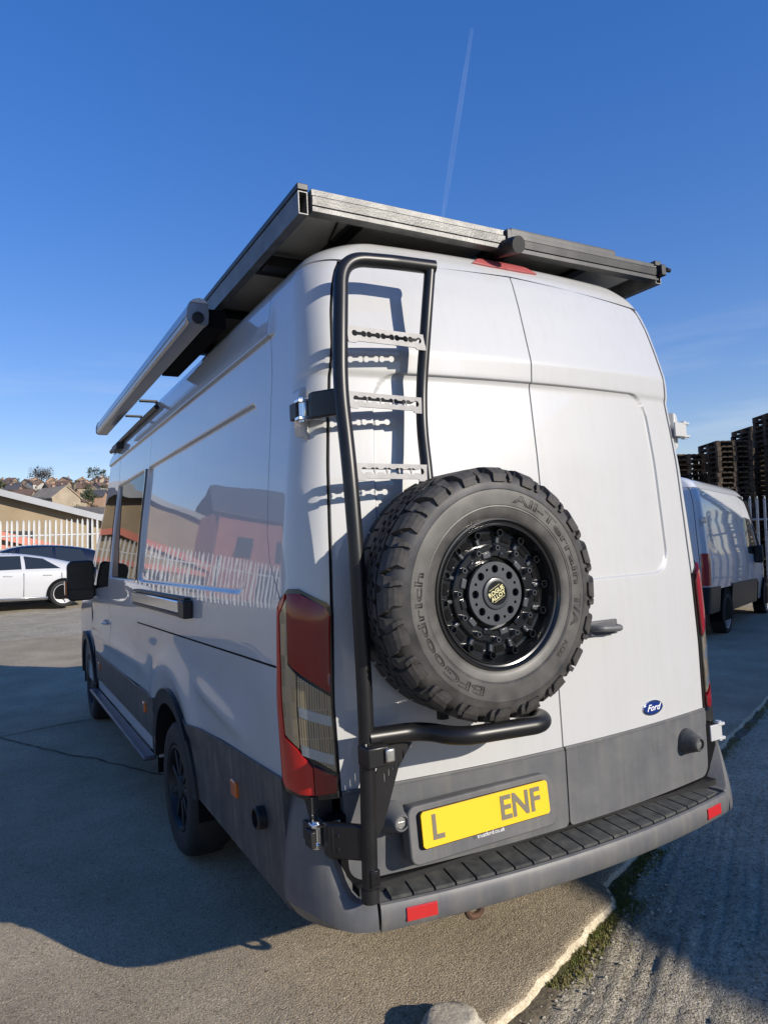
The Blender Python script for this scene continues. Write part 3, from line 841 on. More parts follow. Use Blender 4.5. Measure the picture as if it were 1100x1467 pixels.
# ------------------------------------------------------------------ contrail
CONTRAIL = ((4479.0, 5712.0, 5319.0), (4934.0, 7075.0, 3977.0))
def contrail():
    a = Vector(CONTRAIL[0]); b = Vector(CONTRAIL[1])
    pts = [a.lerp(b, k / 60) for k in range(61)]
    r = [16 + 22 * math.sin(PI * k / 60) ** .5 * (.6 + .4 * k / 60) + 6 * float(fbm(np.array([k * .35]), np.array([.5]), 3, 7)[0]) for k in range(61)]
    m = bpy.data.materials.new('contrail_vapour'); m.use_nodes = True; nt = m.node_tree; nt.nodes.clear()
    out = N(nt, 'ShaderNodeOutputMaterial'); mix = N(nt, 'ShaderNodeMixShader'); tr = N(nt, 'ShaderNodeBsdfTransparent'); df = N(nt, 'ShaderNodeBsdfDiffuse')
    df.inputs['Color'].default_value = (.85, .87, .9, 1)
    lw = N(nt, 'ShaderNodeLayerWeight'); lw.inputs['Blend'].default_value = .35
    ns = N(nt, 'ShaderNodeTexNoise'); ns.inputs['Scale'].default_value = .0022; ns.inputs['Detail'].default_value = 4
    tc = N(nt, 'ShaderNodeTexCoord'); nt.links.new(tc.outputs['Object'], ns.inputs['Vector'])
    inv = N(nt, 'ShaderNodeMath', operation='SUBTRACT'); inv.inputs[0].default_value = 1; nt.links.new(lw.outputs['Facing'], inv.inputs[1])
    pw = N(nt, 'ShaderNodeMath', operation='POWER'); pw.inputs[1].default_value = 2.2; nt.links.new(inv.outputs[0], pw.inputs[0])
    mu = N(nt, 'ShaderNodeMath', operation='MULTIPLY'); nt.links.new(pw.outputs[0], mu.inputs[0]); nt.links.new(ns.outputs['Fac'], mu.inputs[1])
    m2 = N(nt, 'ShaderNodeMath', operation='MULTIPLY'); m2.inputs[1].default_value = .065; nt.links.new(mu.outputs[0], m2.inputs[0])
    tl_ = N(nt, 'ShaderNodeBsdfTranslucent'); tl_.inputs['Color'].default_value = (.9, .9, .9, 1); ad = N(nt, 'ShaderNodeAddShader'); nt.links.new(df.outputs[0], ad.inputs[0]); nt.links.new(tl_.outputs[0], ad.inputs[1])
    nt.links.new(m2.outputs[0], mix.inputs[0]); nt.links.new(tr.outputs[0], mix.inputs[1]); nt.links.new(ad.outputs[0], mix.inputs[2]); nt.links.new(mix.outputs[0], out.inputs[0])
    MATS['contrail_vapour'] = m
    o = MB().tube([tuple(p) for p in pts], r, 12).obj('contrail', 'contrail_vapour')
    o['kind'] = 'stuff'; o['label'] = 'thin white aircraft trail in the blue sky'; o['category'] = 'contrail'
contrail()
# ------------------------------------------------------------------ panel-van body surface
class Shell:
    """Skin of a panel van. p runs from the middle of the tail (0) round the corner (P1..P2) along the flank; z is height."""
    P1, LC = .87, .17
    def __init__(s, wz, yz, rz, bow, YREF, features=None, sm=.03):
        zz = np.arange(.2, 2.9, .004)
        def tab(t, k):
            a = np.interp(zz, [q[0] for q in t], [q[1] for q in t]); n = max(1, int(k / .004))
            ker = np.hanning(2 * n + 3); ker /= ker.sum()
            return np.convolve(np.pad(a, n + 1, 'edge'), ker, 'valid')
        s.zz = zz; s.tw = tab(wz, sm); s.ty = tab(yz, .012); s.tr = tab(rz, sm)
        s.bow = bow; s.YREF = YREF; s.P2 = s.P1 + s.LC; s.feat = features
    def W(s, z): return np.interp(z, s.zz, s.tw)
    def raw(s, p, z):
        w = np.interp(z, s.zz, s.tw); y0 = np.interp(z, s.zz, s.ty); r = np.interp(z, s.zz, s.tr)
        xa = w - r; k = s.bow / .87 ** 2
        pr_ = np.clip(p, 0, s.P1); x1 = pr_ * xa / s.P1; y1 = y0 + k * x1 ** 2
        slope = 2 * k * xa; ya = y0 + k * xa ** 2; ry = .13
        th = np.clip((p - s.P1) / s.LC, 0, 1) * PI / 2
        x2 = xa + r * np.sin(th); y2 = ya + slope * r * np.sin(th) + ry * (1 - np.cos(th))
        q = np.maximum(p - s.P2, 0); yb = ya + slope * r + ry
        y3 = (s.YREF + q) + (yb - s.YREF) * (1 - smooth01(q / .7))
        x = np.where(p <= s.P1, x1, np.where(p < s.P2, x2, w)); y = np.where(p <= s.P1, y1, np.where(p < s.P2, y2, y3))
        return np.stack([x, y, z + 0 * p], -1)
    def S(s, p, z, off=0.0, sx=1):
        p = np.asarray(p, float); z = np.asarray(z, float)
        P = s.raw(p, z); e = 1e-3
        dp = s.raw(p + e, z) - s.raw(p - e, z); dz = s.raw(p, z + e) - s.raw(p, z - e)
        n = np.cross(dp, dz); n /= np.linalg.norm(n, axis=-1, keepdims=True) + 1e-12
        d = off + (s.feat(p, z) if s.feat else 0)
        Q = P + n * (d[..., None] if hasattr(d, 'shape') and d.shape else d)
        if sx < 0: Q = Q * np.array([-1, 1, 1])
        return Q
    def py(s, y): return s.P2 + y - s.YREF
def ssd_rrect(p, z, p0, p1, z0, z1, r):
    cx, cz = (p0 + p1) / 2, (z0 + z1) / 2
    qx = np.abs(p - cx) - ((p1 - p0) / 2 - r); qz = np.abs(z - cz) - ((z1 - z0) / 2 - r)
    return np.hypot(np.maximum(qx, 0), np.maximum(qz, 0)) + np.minimum(np.maximum(qx, qz), 0) - r
def frange(a, b, st): return list(np.arange(a, b, st))
def patch(name, sh, poly, m, parent, sx=1, off=0.0, thick=.012, pl=(), zl=(), bevel=None, uv=False, ang=40, pillow=0):
    A = sum(poly[i][0] * poly[(i + 1) % len(poly)][1] - poly[(i + 1) % len(poly)][0] * poly[i][1] for i in range(len(poly)))
    if A < 0: poly = poly[::-1]
    bm = bmesh.new()
    bm.faces.new([bm.verts.new((a, b, 0)) for a, b in poly])
    p0, p1 = min(q[0] for q in poly), max(q[0] for q in poly); z0, z1 = min(q[1] for q in poly), max(q[1] for q in poly)
    for c in pl:
        if p0 + 1e-4 < c < p1 - 1e-4:
            bmesh.ops.bisect_plane(bm, geom=bm.verts[:] + bm.edges[:] + bm.faces[:], dist=1e-6, plane_co=(c, 0, 0), plane_no=(1, 0, 0))
    for c in zl:
        if z0 + 1e-4 < c < z1 - 1e-4:
            bmesh.ops.bisect_plane(bm, geom=bm.verts[:] + bm.edges[:] + bm.faces[:], dist=1e-6, plane_co=(0, c, 0), plane_no=(0, 1, 0))
    bm.verts.ensure_lookup_table(); bm.verts.index_update()
    co = np.array([v.co[:2] for v in bm.verts]); n = len(co)
    faces = [[v.index for v in f.verts] for f in bm.faces]
    # boundary loop, ordered
    bnd = {}
    for f in bm.faces:
        for l in f.loops:
            if len(l.edge.link_faces) == 1: bnd[l.vert.index] = l.link_loop_next.vert.index
    bm.free()
    o_ = np.full(n, off)
    if pillow:
        bp = co[list(bnd.keys())]
        dmin = np.sqrt(((co[:, None, :] - bp[None]) ** 2).sum(-1)).min(1)
        o_ = off + pillow * (1 - np.exp(-dmin / .02))
    V = sh.S(co[:, 0], co[:, 1], o_, sx); VB = sh.S(co[:, 0], co[:, 1], np.full(n, off - thick), sx)
    keys = list(bnd.keys()); mp = {k: n + i for i, k in enumerate(keys)}
    verts = list(V) + [VB[k] for k in keys]
    for a, b in bnd.items(): faces.append([a, mp[a], mp[b], b])
    if sx < 0: faces = [f[::-1] for f in faces]
    me = bpy.data.meshes.new(name); me.from_pydata([tuple(map(float, v)) for v in verts], [], faces)
    if uv:
        ul = me.uv_layers.new(name='uv'); cc = np.concatenate([co, co[keys]])
        for l in me.loops: ul.data[l.index].uv = cc[l.vertex_index]
    me.update()
    return link(name, me, m, parent, ang=ang, bevel=bevel)

WZ = [(.2, .975), (.45, .985), (.8, 1.0), (1.1, 1.008), (1.4, .995), (1.66, .966), (1.85, .943), (2.1, .908), (2.17, .901), (2.30, .890), (2.40, .880), (2.5, .868), (2.57, .858), (2.62, .832), (2.66, .792), (2.695, .725), (2.72, .64), (2.738, .52), (2.75, .40), (2.9, .3)]
YZ = [(.2, -.03), (.8, -.03), (1.4, -.018), (1.9, .010), (2.17, .034), (2.19, .026), (2.265, .022), (2.30, .030), (2.5, .078), (2.60, .107), (2.65, .128), (2.70, .165), (2.725, .21), (2.74, .27), (2.75, .36), (2.9, .5)]
RZ = [(.2, .12), (1.4, .122), (1.55, .112), (1.7, .10), (1.88, .085), (2.05, .076), (2.2, .076), (2.4, .080), (2.5, .088), (2.6, .108), (2.9, .12)]
def van_features(p, z):
    y = p - (.87 + .17) + .19
    d = -.009 * smooth01(-ssd_rrect(p, z, -.70, .70, 1.42, 2.185, .10) / .008 + .5) * (p < .87)
    d = d - .016 * smooth01(-ssd_rrect(p, z, 1.04 + .40, 1.04 + 2.62, 1.435, 2.175, .06) / .016 + .5)
    d = d - .016 * smooth01(-ssd_rrect(p, z, 1.04 + 2.70, 1.04 + 3.9, 1.435, 2.175, .05) / .016 + .5)
    # swage over the rear wheel and a shallow hollow behind it
    yy = p - 1.04 + .19; R = np.hypot(yy - 1.88, (z - .36) * .95)
    d = d + .022 * np.exp(-((R - .60) / .09) ** 2) * (p > 1.0) * (z > .7)
    d = d + .012 * np.exp(-((z - (.99 - .12 * np.clip((1.4 - yy), 0, 2))) / .035) ** 2) * smooth01((1.45 - yy) / .3) * smooth01((yy - .45) / .4) * (p > 1.04)
    d = d - .010 * np.exp(-((z - 1.08) / .10) ** 2) * (p > 1.15) * smooth01((p - 1.15) / .3)
    d = d + .012 * np.exp(-((z - .90) / .05) ** 2) * (p > 1.04) * smooth01((yy - 2.4) / .3)
    d = d + .015 * smooth01((z - 2.396) / .010) * (1 - smooth01((z - 2.41) / .16)) * smooth01((yy - .36) / .07) * (p > 1.04)
    return d
SH = Shell(WZ, YZ, RZ, .068, .19, van_features)
PY = SH.py
van = thing('camper_van', 'white high-roof long panel van seen from its rear left corner', 'van')

# inner dark shell seen only through the gaps between panels
def loft(name, sh, zs, ps, off, m, parent, sx=(1,), ang=60):
    mb = MB()
    for s in sx:
        PP, ZZ_ = np.meshgrid(np.array(ps), np.array(zs))
        V = sh.S(PP, ZZ_, np.full(PP.shape, off), s); ny, nx = PP.shape
        idx = np.arange(nx * ny).reshape(ny, nx)
        f = np.stack([idx[:-1, :-1], idx[:-1, 1:], idx[1:, 1:], idx[1:, :-1]], -1).reshape(-1, 4)
        if s < 0: f = f[:, ::-1]
        mb.add(V.reshape(-1, 3).tolist(), f.tolist())
    return mb.obj(name, m, parent, fix=False, ang=ang)
rear_ps = frange(0, .86, .04) + frange(.86, 1.05, .02) + frange(1.06, PY(4.15), .08) + [PY(4.2)]
loft('inner_shell', SH, frange(.86, 2.62, .05) + [2.62], rear_ps, -.020, 'seam_black', van, (1, -1))
# underbody
m_ = MB(); m_.box((0, 3.2, .62), (1.36, 6.2, .40)); m_.box((0, .55, .60), (1.84, 1.05, .30)); m_.box((0, 3.7, .62), (1.86, 2.7, .36))
m_.obj('underbody', 'seam_black', van, smooth=False)

PLr = frange(.05, .87, .05) + frange(.692, .709, .0028) + frange(.58, .76, .012)
PLc = frange(.86, 1.06, .0125)
ZLr = frange(.5, 2.7, .04) + frange(1.412, 1.429, .0028) + frange(2.13, 2.32, .007) + frange(2.176, 2.194, .0028) + frange(1.42, 1.54, .012) + frange(2.06, 2.18, .012) + frange(2.5, 2.75, .012)
ZLs = frange(.8, 2.7, .04) + frange(1.42, 1.455, .004) + frange(2.155, 2.195, .004) + frange(2.392, 2.410, .0022) + frange(.84, 1.2, .02) + frange(2.5, 2.75, .02)
PLs = frange(1.04, 6.4, .07) + frange(PY(.34), PY(.46), .012) + frange(PY(.57), PY(.63), .006) + frange(PY(2.79), PY(2.93), .008) + frange(PY(4.07), PY(4.11), .006)
WP = 'white_paint'
GAP = .006
RD = .860
# roof header above the doors, and roof
for sx in (1, -1):
    patch('roof_side', SH, [(0 if sx > 0 else 0.0, 2.636), (.87, 2.606), (PY(.45), 2.606), (PY(4.6), 2.585), (PY(4.3), 2.75), (0, 2.75)], WP, van, sx, pl=PLr + PLc + PLs, zl=ZLr)
crown_v = []; crown_f = []
cp = [0] + frange(.1, .87, .1) + frange(.87, 1.041, .02) + frange(1.2, PY(4.3), .4) + [PY(4.3)]
cr = SH.S(np.array(cp), np.full(len(cp), 2.7499), np.zeros(len(cp)), 1)
for i, q in enumerate(cr): crown_v += [tuple(q), (0, float(q[1]) + .001, 2.765 if q[1] > .5 else 2.755), (-float(q[0]), float(q[1]), float(q[2]))]
for i in range(len(cr) - 1):
    a, b = 3 * i, 3 * i + 3; crown_f += [(a, b, b + 1, a + 1), (a + 1, b + 1, b + 2, a + 2)]
mesh('roof', crown_v, crown_f, WP, van)

doors = []
for sx, lab in ((-1, 'left rear door carrying the number plate'), (1, 'right rear door with emblem and handle')):
    d = patch('rear_door', SH, [(GAP / 2, .815)] + [(RD, .815), (RD, 2.57)] + [(RD - .03 * (1 - math.cos(a)), 2.57 + .03 * math.sin(a)) for a in np.linspace(.1, PI / 2, 6)] + [(.4, 2.622), (GAP / 2, 2.630)], WP, van, sx, thick=.03, pl=PLr, zl=ZLr, bevel=.0025)
    d['label'] = lab; doors.append(d)
    # dark lower trim of the door, standing proud of the paint
    tr = patch('lower_trim', SH, rrect(GAP / 2, RD, .535, .808, (.02, .05, .004, .004)), 'grey_plastic', d, sx, off=.012, thick=.045, pl=PLr, zl=frange(.55, .82, .03), bevel=.006)
    ps = patch('trim_lip', SH, rrect(GAP / 2, RD, .806, .818, .003), 'grey_bumper', d, sx, off=.010, thick=.03, pl=PLr, zl=[.812], bevel=.003)
# corner pillars, flank panels
for sx in (1, -1):
    z_b = 1.46
    top = 2.598
    sy = [(PY(.445), top), (PY(.43), 2.43), (PY(.395), 2.07), (PY(.345), 1.66), (PY(.30), 1.55)]
    RG = RD + .012
    pil = [(RG, z_b - .06), (PY(.14), z_b - .06), (PY(.17), 1.42)] + [(a - .002, b) for a, b in sy[::-1]] + [(RD + .016, top), (RG, 2.585)]
    patch('corner_pillar', SH, pil, WP, van, sx, thick=.02, pl=PLc + PLs, zl=ZLs, bevel=.002)
    # rear quarter panel with the wheel-arch cut-out
    arch = [(PY(1.88 + .50 * math.cos(a)), .36 + .50 * math.sin(a)) for a in np.linspace(PI - .95 + .02, .95, 18)]
    lowR = [(PY(.17), .84), (PY(.9), .815), (PY(1.45), .775)]
    lowF = [(PY(2.30), .765), (PY(2.845), .755)]
    arch = [q for q in arch if q[1] > .78]
    quarter = [(PY(.175), 1.415)] + lowR + arch + lowF + [(PY(2.83), 1.2), (PY(2.80), 1.6), (PY(2.77), 2.2), (PY(2.74), top)] + [(a + .003, b) for a, b in sy]
    # keep the winding: up the rear edge last
    patch('quarter_panel', SH, quarter, WP, van, sx, thick=.02, pl=PLs, zl=ZLs, bevel=.002)
    sd_ = [(PY(2.85), .755), (PY(4.06), .735), (PY(4.06), 1.2), (PY(4.06), top), (PY(2.745), top), (PY(2.775), 2.2), (PY(2.805), 1.6), (PY(2.835), 1.2)]
    dr = patch('sliding_door', SH, sd_, WP, van, sx, thick=.02, pl=PLs, zl=ZLs, bevel=.002)
    dr['label'] = 'sliding side door with tinted window'
    patch('window', SH, rrect(PY(2.875), PY(4.03), 1.442, 2.168, (.03, .03, .07, .05)), 'tinted_glass', dr, sx, off=.006, thick=.006, pl=PLs, zl=ZLs)
    patch('window_frame', SH, rrect(PY(2.862), PY(2.90), 1.437, 2.176, .004), 'black_gloss', dr, sx, off=.010, thick=.01, pl=PLs, zl=ZLs)
    patch('window_frame', SH, [(PY(3.72), 1.446), (PY(4.03), 1.446), (PY(4.03), 2.164), (PY(3.95), 2.164)], 'black_plastic', dr, sx, off=.0085, thick=.006, pl=PLs, zl=ZLs)
    fd = [(PY(4.07), .735), (PY(5.1), .735), (PY(5.25), 1.0), (PY(5.25), 1.30), (PY(4.75), 2.15), (PY(4.6), 2.45), (PY(4.07), top)]
    fr_ = patch('front_door', SH, fd, WP, van, sx, thick=.02, pl=PLs, zl=ZLs, bevel=.002)
    patch('window', SH, [(PY(4.15), 1.36), (PY(4.9), 1.32), (PY(5.12), 1.36), (PY(4.72), 2.07), (PY(4.6), 2.12), (PY(4.15), 2.12)], 'tinted_glass', fr_, sx, off=.004, thick=.006, pl=PLs, zl=ZLs)
    for k, (ya, za, l) in enumerate(((4.18, 1.06, .2),)):
        hb = MB(); P = SH.S(np.array([PY(ya), PY(ya + l / 2), PY(ya + l)]), np.array([za] * 3), np.array([.006, .04, .006]), sx)
        hb.tube(fillet([tuple(q) for q in P], .06), .014, 10); hb.obj('door_handle', WP, fr_)
    # lower cladding with wheel arches
    def cut(y0, y1, zt0, zt1, zb, arcs):
        top_ = []; bot = []
        return top_
    aR = [(PY(1.88 - .46 * math.cos(a)), .36 + .46 * math.sin(a)) for a in np.linspace(.1, PI - .1, 22)]
    c1 = [(PY(.20), .415), (PY(1.40), .44)] + [(PY(1.88 - .455 * math.cos(a)), .36 + .455 * math.sin(a)) for a in np.linspace(.2, 1.28, 10)]
    c1 = c1[:-1]
    o1 = [(PY(1.88 - .515 * math.cos(a)), .36 + .515 * math.sin(a)) for a in np.linspace(1.28, .96, 4)]
    patch('lower_cladding', SH, [q for q in c1 if q[1] < .79] + [(PY(1.47), .78), (PY(.9), .812), (PY(.20), .842)], 'dark_cladding', van, sx, off=.010, thick=.05, pl=PLs, zl=frange(.42, .85, .04), bevel=.006)
    patch('lower_cladding', SH, [(PY(2.33), .50), (PY(2.31), .60), (PY(2.27), .70), (PY(2.27), .768), (PY(2.84), .752), (PY(2.84), .50)], 'dark_cladding', van, sx, off=.010, thick=.05, pl=PLs, zl=frange(.42, .85, .04), bevel=.006)
    patch('lower_cladding', SH, rrect(PY(2.85), PY(5.02), .50, .745, .004), 'dark_cladding', van, sx, off=.010, thick=.05, pl=PLs, zl=frange(.42, .85, .04), bevel=.006)
    patch('sill', SH, [(PY(2.34), .40), (PY(5.02), .40), (PY(5.02), .494), (PY(2.34), .494)], WP, van, sx, off=.0, thick=.10, pl=PLs, zl=[.43, .46], bevel=.006)
    # wheel-arch flares
    for yc_ in (1.88, 5.63):
        fl = [(PY(yc_ - .52 * math.cos(a)), .36 + .52 * math.sin(a)) for a in np.linspace(.15, PI - .15, 26)] + [(PY(yc_ - .44 * math.cos(a)), .36 + .44 * math.sin(a)) for a in np.linspace(PI - .15, .15, 26)]
        patch('wheel_arch', SH, fl, 'black_plastic', van, sx, off=.024, thick=.10, pl=PLs, zl=frange(.4, .9, .04), bevel=.008)
        lb = MB(); ring = []
        for a in np.linspace(-.1, PI + .1, 24): ring.append((yc_ - .47 * math.cos(a), .36 + .47 * math.sin(a)))
        v = []; f = []
        for yy_, zz_ in ring: v += [(sx * .99, yy_, zz_), (sx * .60, yy_, zz_)]
        for i in range(len(ring) - 1): f.append((2 * i, 2 * i + 1, 2 * i + 3, 2 * i + 2))
        lb.add(v, f); lb.obj('wheel_liner', 'seam_black', van)
    # guide channel of the sliding door
    ch = patch('guide_rail', SH, [(PY(.215), 1.198), (PY(2.82), 1.160), (PY(2.82), 1.168), (PY(.215), 1.205)], 'seam_black', van, sx, off=.0015, thick=.004, pl=PLs)
    # side marker lamps
    for ym, zm in ((.74, .665), (2.62, .655), (4.75, .64)):
        patch('side_marker', SH, rrect(PY(ym - .035), PY(ym + .035), zm - .032, zm + .032, .012), 'amber', van, sx, off=.022, thick=.03, pl=[PY(ym)], bevel=.004)
# bright grab trim behind the sliding door window
P_ = [tuple(q) for q in SH.S(np.array([PY(1.42), PY(2.1), PY(2.78)]), np.array([1.335] * 3), np.array([.018] * 3), -1)]
hb = MB(); hb.box(((P_[0][0] + P_[2][0]) / 2 - .004, 2.10, 1.335), (.035, 1.38, .062)); gt = hb.obj('side_trim', 'chrome', van, bevel=.006)
hb = MB(); hb.box((P_[0][0] - .006, 1.405, 1.33), (.045, .12, .085)); hb.obj('end_cap', 'black_plastic', gt, bevel=.006)
hb = MB(); hb.box((P_[0][0] + .004, 2.10, 1.294), (.04, 1.40, .016)); hb.box((P_[0][0] + .004, 2.10, 1.376), (.03, 1.40, .014)); hb.obj('backing', 'black_plastic', gt, bevel=.003)

# cab front (bonnet, windscreen) closing the body
def cab():
    mb = MB(); zs = [.40, .55, .75, .95, 1.08, 1.18, 1.25, 1.31, 1.5, 1.8, 2.1, 2.3, 2.45, 2.56, 2.64, 2.70, 2.74]
    yf = [6.50, 6.60, 6.63, 6.60, 6.52, 6.36, 6.12, 5.86, 5.62, 5.32, 5.02, 4.83, 4.68, 4.55, 4.42, 4.30, 4.2]
    rows_ = []
    for z, y1 in zip(zs, yf):
        w = float(SH.W(z)) - .003; ys0 = min(5.22, y1 - .45); ys0 = 5.22 if z < 1.3 else min(5.2, y1 - .35)
        ys0 = max(ys0, 3.8)
        row = [(-w, ys0 - .0, z)]
        k = .42 if z < 1.3 else .30
        for t in np.linspace(0, 1, 12):
            a = t * PI / 2; row.append((-(w - .38 + .38 * math.cos(a)) if True else 0, y1 - k + k * math.sin(a) if y1 - k > ys0 else ys0 + (y1 - ys0) * math.sin(a), z))
        row.append((0, y1 + .05, z)); rows_.append(row + [(-x, y, z2) for x, y, z2 in row[-2::-1]])
    n = len(rows_[0]); v = [q for r in rows_ for q in r]; f = []
    for i in range(len(rows_) - 1):
        for k in range(n - 1): f.append((i * n + k + 1, i * n + k, (i + 1) * n + k, (i + 1) * n + k + 1))
    o = mesh('cab_front', v, f, WP, van, ang=50)
    g = []
    # windscreen
    m2 = MB(); pts = []
    for z, y in ((1.36, 5.80), (2.05, 5.12)):
        for x in np.linspace(-.82, .82, 9): pts.append((x * (1 if z < 1.5 else .9), y - .16 * (abs(x) / .82) ** 2 + .07, z))
    m2.add(pts, [(i, i + 1, i + 10, i + 9) for i in range(8)]); m2.obj('windscreen', 'tinted_glass', o)
cab()

# tail lamps
def lamp(sx):
    t = empty('tail_lamp', parent=van)
    t['label'] = 'tall red and clear tail lamp on the ' + ('left' if sx < 0 else 'right') + ' rear corner'
    a0, a1 = RD + .006, PY(.185)
    def q(s_, z): return (a0 + (a1 - a0) * (1 - s_), z)          # s_: 0 at the flank, 1 at the door
    pl = frange(.86, 1.07, .008); zl = frange(.8, 1.46, .04)
    out = [q(0, .83), q(.05, .81), q(.5, .795), q(1, .80), q(1, 1.375), q(.97, 1.40), q(.9, 1.415), q(.45, 1.462), q(.25, 1.462), q(.0, 1.415)]
    patch('housing', SH, out, 'black_gloss', t, sx, off=.006, thick=.03, pl=pl, zl=zl, bevel=.004)
    def zc(py_): return 1.43 - (py_ - 860) / 278 * .62
    red_side = [q(.05, .85), q(.12, .83), q(.40, .815), q(.62, .815), q(.62, .90), q(.40, .958), q(.19, .99), q(.155, 1.2), q(.115, 1.375), q(.22, 1.418), q(.24, 1.445), q(.06, 1.40)]
    patch('red_lens', SH, red_side, 'red_lens', t, sx, off=.017, thick=.02, pl=pl, zl=zl, bevel=.003, pillow=.004)
    patch('red_lens', SH, [q(.635, .815), q(.94, .82), q(.95, .868), q(.635, .905)], 'dark_red_lens', t, sx, off=.017, thick=.02, pl=pl, zl=zl, bevel=.003, pillow=.004)
    patch('red_lens', SH, [q(.31, 1.235), q(.36, 1.215), q(.94, 1.13), q(.95, 1.37), q(.88, 1.40), q(.5, 1.445), q(.28, 1.448)], 'dark_red_lens', t, sx, off=.017, thick=.02, pl=pl, zl=zl, bevel=.003, pillow=.004)
    patch('clear_lens', SH, [q(.205, .997), q(.44, .958), q(.44, 1.19), q(.30, 1.22), q(.268, 1.43), q(.135, 1.378), q(.17, 1.2)], 'clear_lens', t, sx, off=.015, thick=.02, pl=pl, zl=zl, bevel=.002, uv=True)
    patch('clear_lens', SH, [q(.455, .955), q(.95, .882), q(.945, 1.118), q(.455, 1.188)], 'ribbed_lens', t, sx, off=.015, thick=.02, pl=pl, zl=zl, bevel=.002, uv=True)
    for zc_ in (1.065, .945):
        patch('reflector_band', SH, [q(.48, zc_ - .006), q(.93, zc_ - .040), q(.93, zc_ - .008), q(.48, zc_ + .026)], 'lamp_band', t, sx, off=.0165, thick=.004, pl=pl, zl=zl)
lamp(-1); lamp(1)
# high brake light
m_ = patch('brake_light', SH, [(.0, 2.668), (.10, 2.668), (.215, 2.672), (.18, 2.700), (.08, 2.716), (0, 2.719)], 'brake_red', van, 1, off=.008, thick=.02, pl=PLr, zl=ZLr, bevel=.004)
m2_ = patch('brake_light', SH, [(.0, 2.668), (.10, 2.668), (.215, 2.672), (.18, 2.700), (.08, 2.716), (0, 2.719)], 'brake_red', van, -1, off=.008, thick=.02, pl=PLr, zl=ZLr, bevel=.004)

# door handle, emblem, locks on the doors
hd = MB(); hd.box((.235, -.034, 1.232), (.145, .012, .058)); h0 = hd.obj('handle', 'grey_bumper', doors[1], bevel=.008)
hd = MB(); hd.tube(fillet([(.17, -.03, 1.236), (.19, -.07, 1.235), (.29, -.072, 1.229), (.305, -.03, 1.228)], .02), .013, 10); hd.obj('grip', 'grey_plastic', h0)
def ellipse_disc(name, c, a, b, t, m, parent, rim=None, tilt=0.0):
    mb = MB(); pts = [(a * math.cos(k * 2 * PI / 40), b * math.sin(k * 2 * PI / 40)) for k in range(40)]
    ys_ = .155   # follow the bow of the door
    mb.prism(pts, 0, t, lambda x, z, d: (c[0] + x, c[1] - d + (x * ys_) * .5, c[2] + z)); return mb.obj(name, m, parent, bevel=.002)
ey = float(SH.S(np.array([.515]), np.array([.88]), np.array([0.]), 1)[0][1])
em = ellipse_disc('emblem', (.508, ey, .880), .064, .030, .006, 'chrome', doors[1])
ellipse_disc('emblem_field', (.508, ey - .0045, .880), .0575, .0245, .003, 'emblem_blue', em)
text_obj('lettering', 'Ford', .036, lambda x, y, z: (.506 + x * 1.15, ey - .0085 + x * .08 - z, .870 + y), 'print_white', em, shear=.45, extrude=.0004, bold=.0004)
for sx, x, z, d in ((-1, -.715, .715, doors[0]), (1, .70, .712, doors[1])):
    yb = -.012; mb = MB()
    yy_ = float(SH.S(np.array([abs(x) * .87 / .88]), np.array([z]), np.array([.012]), sx)[0][1])
    mb.lathe([(.052, 0.004), (.052, -.012), (.046, -.022), (.040, -.040), (.034, -.052), (.030, -.068), (.025, -.074), (.021, -.074), (.021, -.060), (.0001, -.060)], 28)
    k_ = MB(); k_.add([(p[0] + x, p[1] + yy_, p[2] + z) for p in mb.v], mb.f); kb = k_.obj('lock_boss', 'grey_plastic' if sx < 0 else 'dark_cladding', d)
    mb = MB(); mb.lathe([(.0001, -.066), (.018, -.066), (.019, -.063), (.019, -.055)], 20)
    k_ = MB(); k_.add([(p[0] + x, p[1] + yy_, p[2] + z) for p in mb.v], mb.f); k_.box((x, yy_ - .0665, z), (.020, .002, .003)); k_.obj('key_barrel', 'zinc', kb)

# number plate in its recess
pc = Vector((-.396, -.088, .684)); tl = .10
def PF(a, b, d): return (pc.x + a, pc.y + b * math.sin(tl) - d * math.cos(tl) + a * -.0, pc.z + b * math.cos(tl) + d * math.sin(tl))
surround = MB(); surround.prism(rrect(-.30, .30, -.105, .075, (.03, .03, .05, .03)), -.06, -.010, PF); sr_ = surround.obj('plate_surround', 'grey_bumper', doors[0], bevel=.005)
plq = MB(); plq.prism(rrect(-.26, .26, -.0555, .0555, .012), -.004, .004, PF); pl_ = plq.obj('number_plate', 'yellow_plate', doors[0])
pb = MB(); pb.prism(rrect(-.268, .262, -.060, .056, .014), -.010, -.0035, PF); pb.obj('plate_backing', 'seam_black', pl_)
def plate_text(body, a0, a1):
    me = text_mesh(body, .106, align='LEFT', bold=.003)
    xs_ = [v.co.x for v in me.vertices]; x0, x1 = min(xs_), max(xs_); y0 = min(v.co.y for v in me.vertices)
    for v in me.vertices: v.co = Vector(PF(a0 + (a1 - a0) * (v.co.x - x0) / (x1 - x0), v.co.y - y0 - .036, .0052))
    me.materials.clear(); link('characters', me, 'plate_grey', pl_, smooth=False)
plate_text('L', -.222, -.178); plate_text('ENF', .050, .222)      # the characters between are not legible in the photograph
text_obj('dealer_name', 'trustford.co.uk', .0185, lambda x, y, z: PF(.0 + x, y - .0685, .0052 + z), 'print_white', pl_)

# reversing camera on the roof edge
mb = MB(); mb.box((-.005, .20, 2.752), (.10, .12, .03)); rc = mb.obj('reversing_camera', 'black_plastic', van, bevel=.006)
mb = MB(); mb.tube([(-.02, .17, 2.755), (-.005, .085, 2.745), (-.003, .05, 2.737)], [.03, .034, .033], 20); mb.obj('lens_barrel', 'black_plastic', rc)

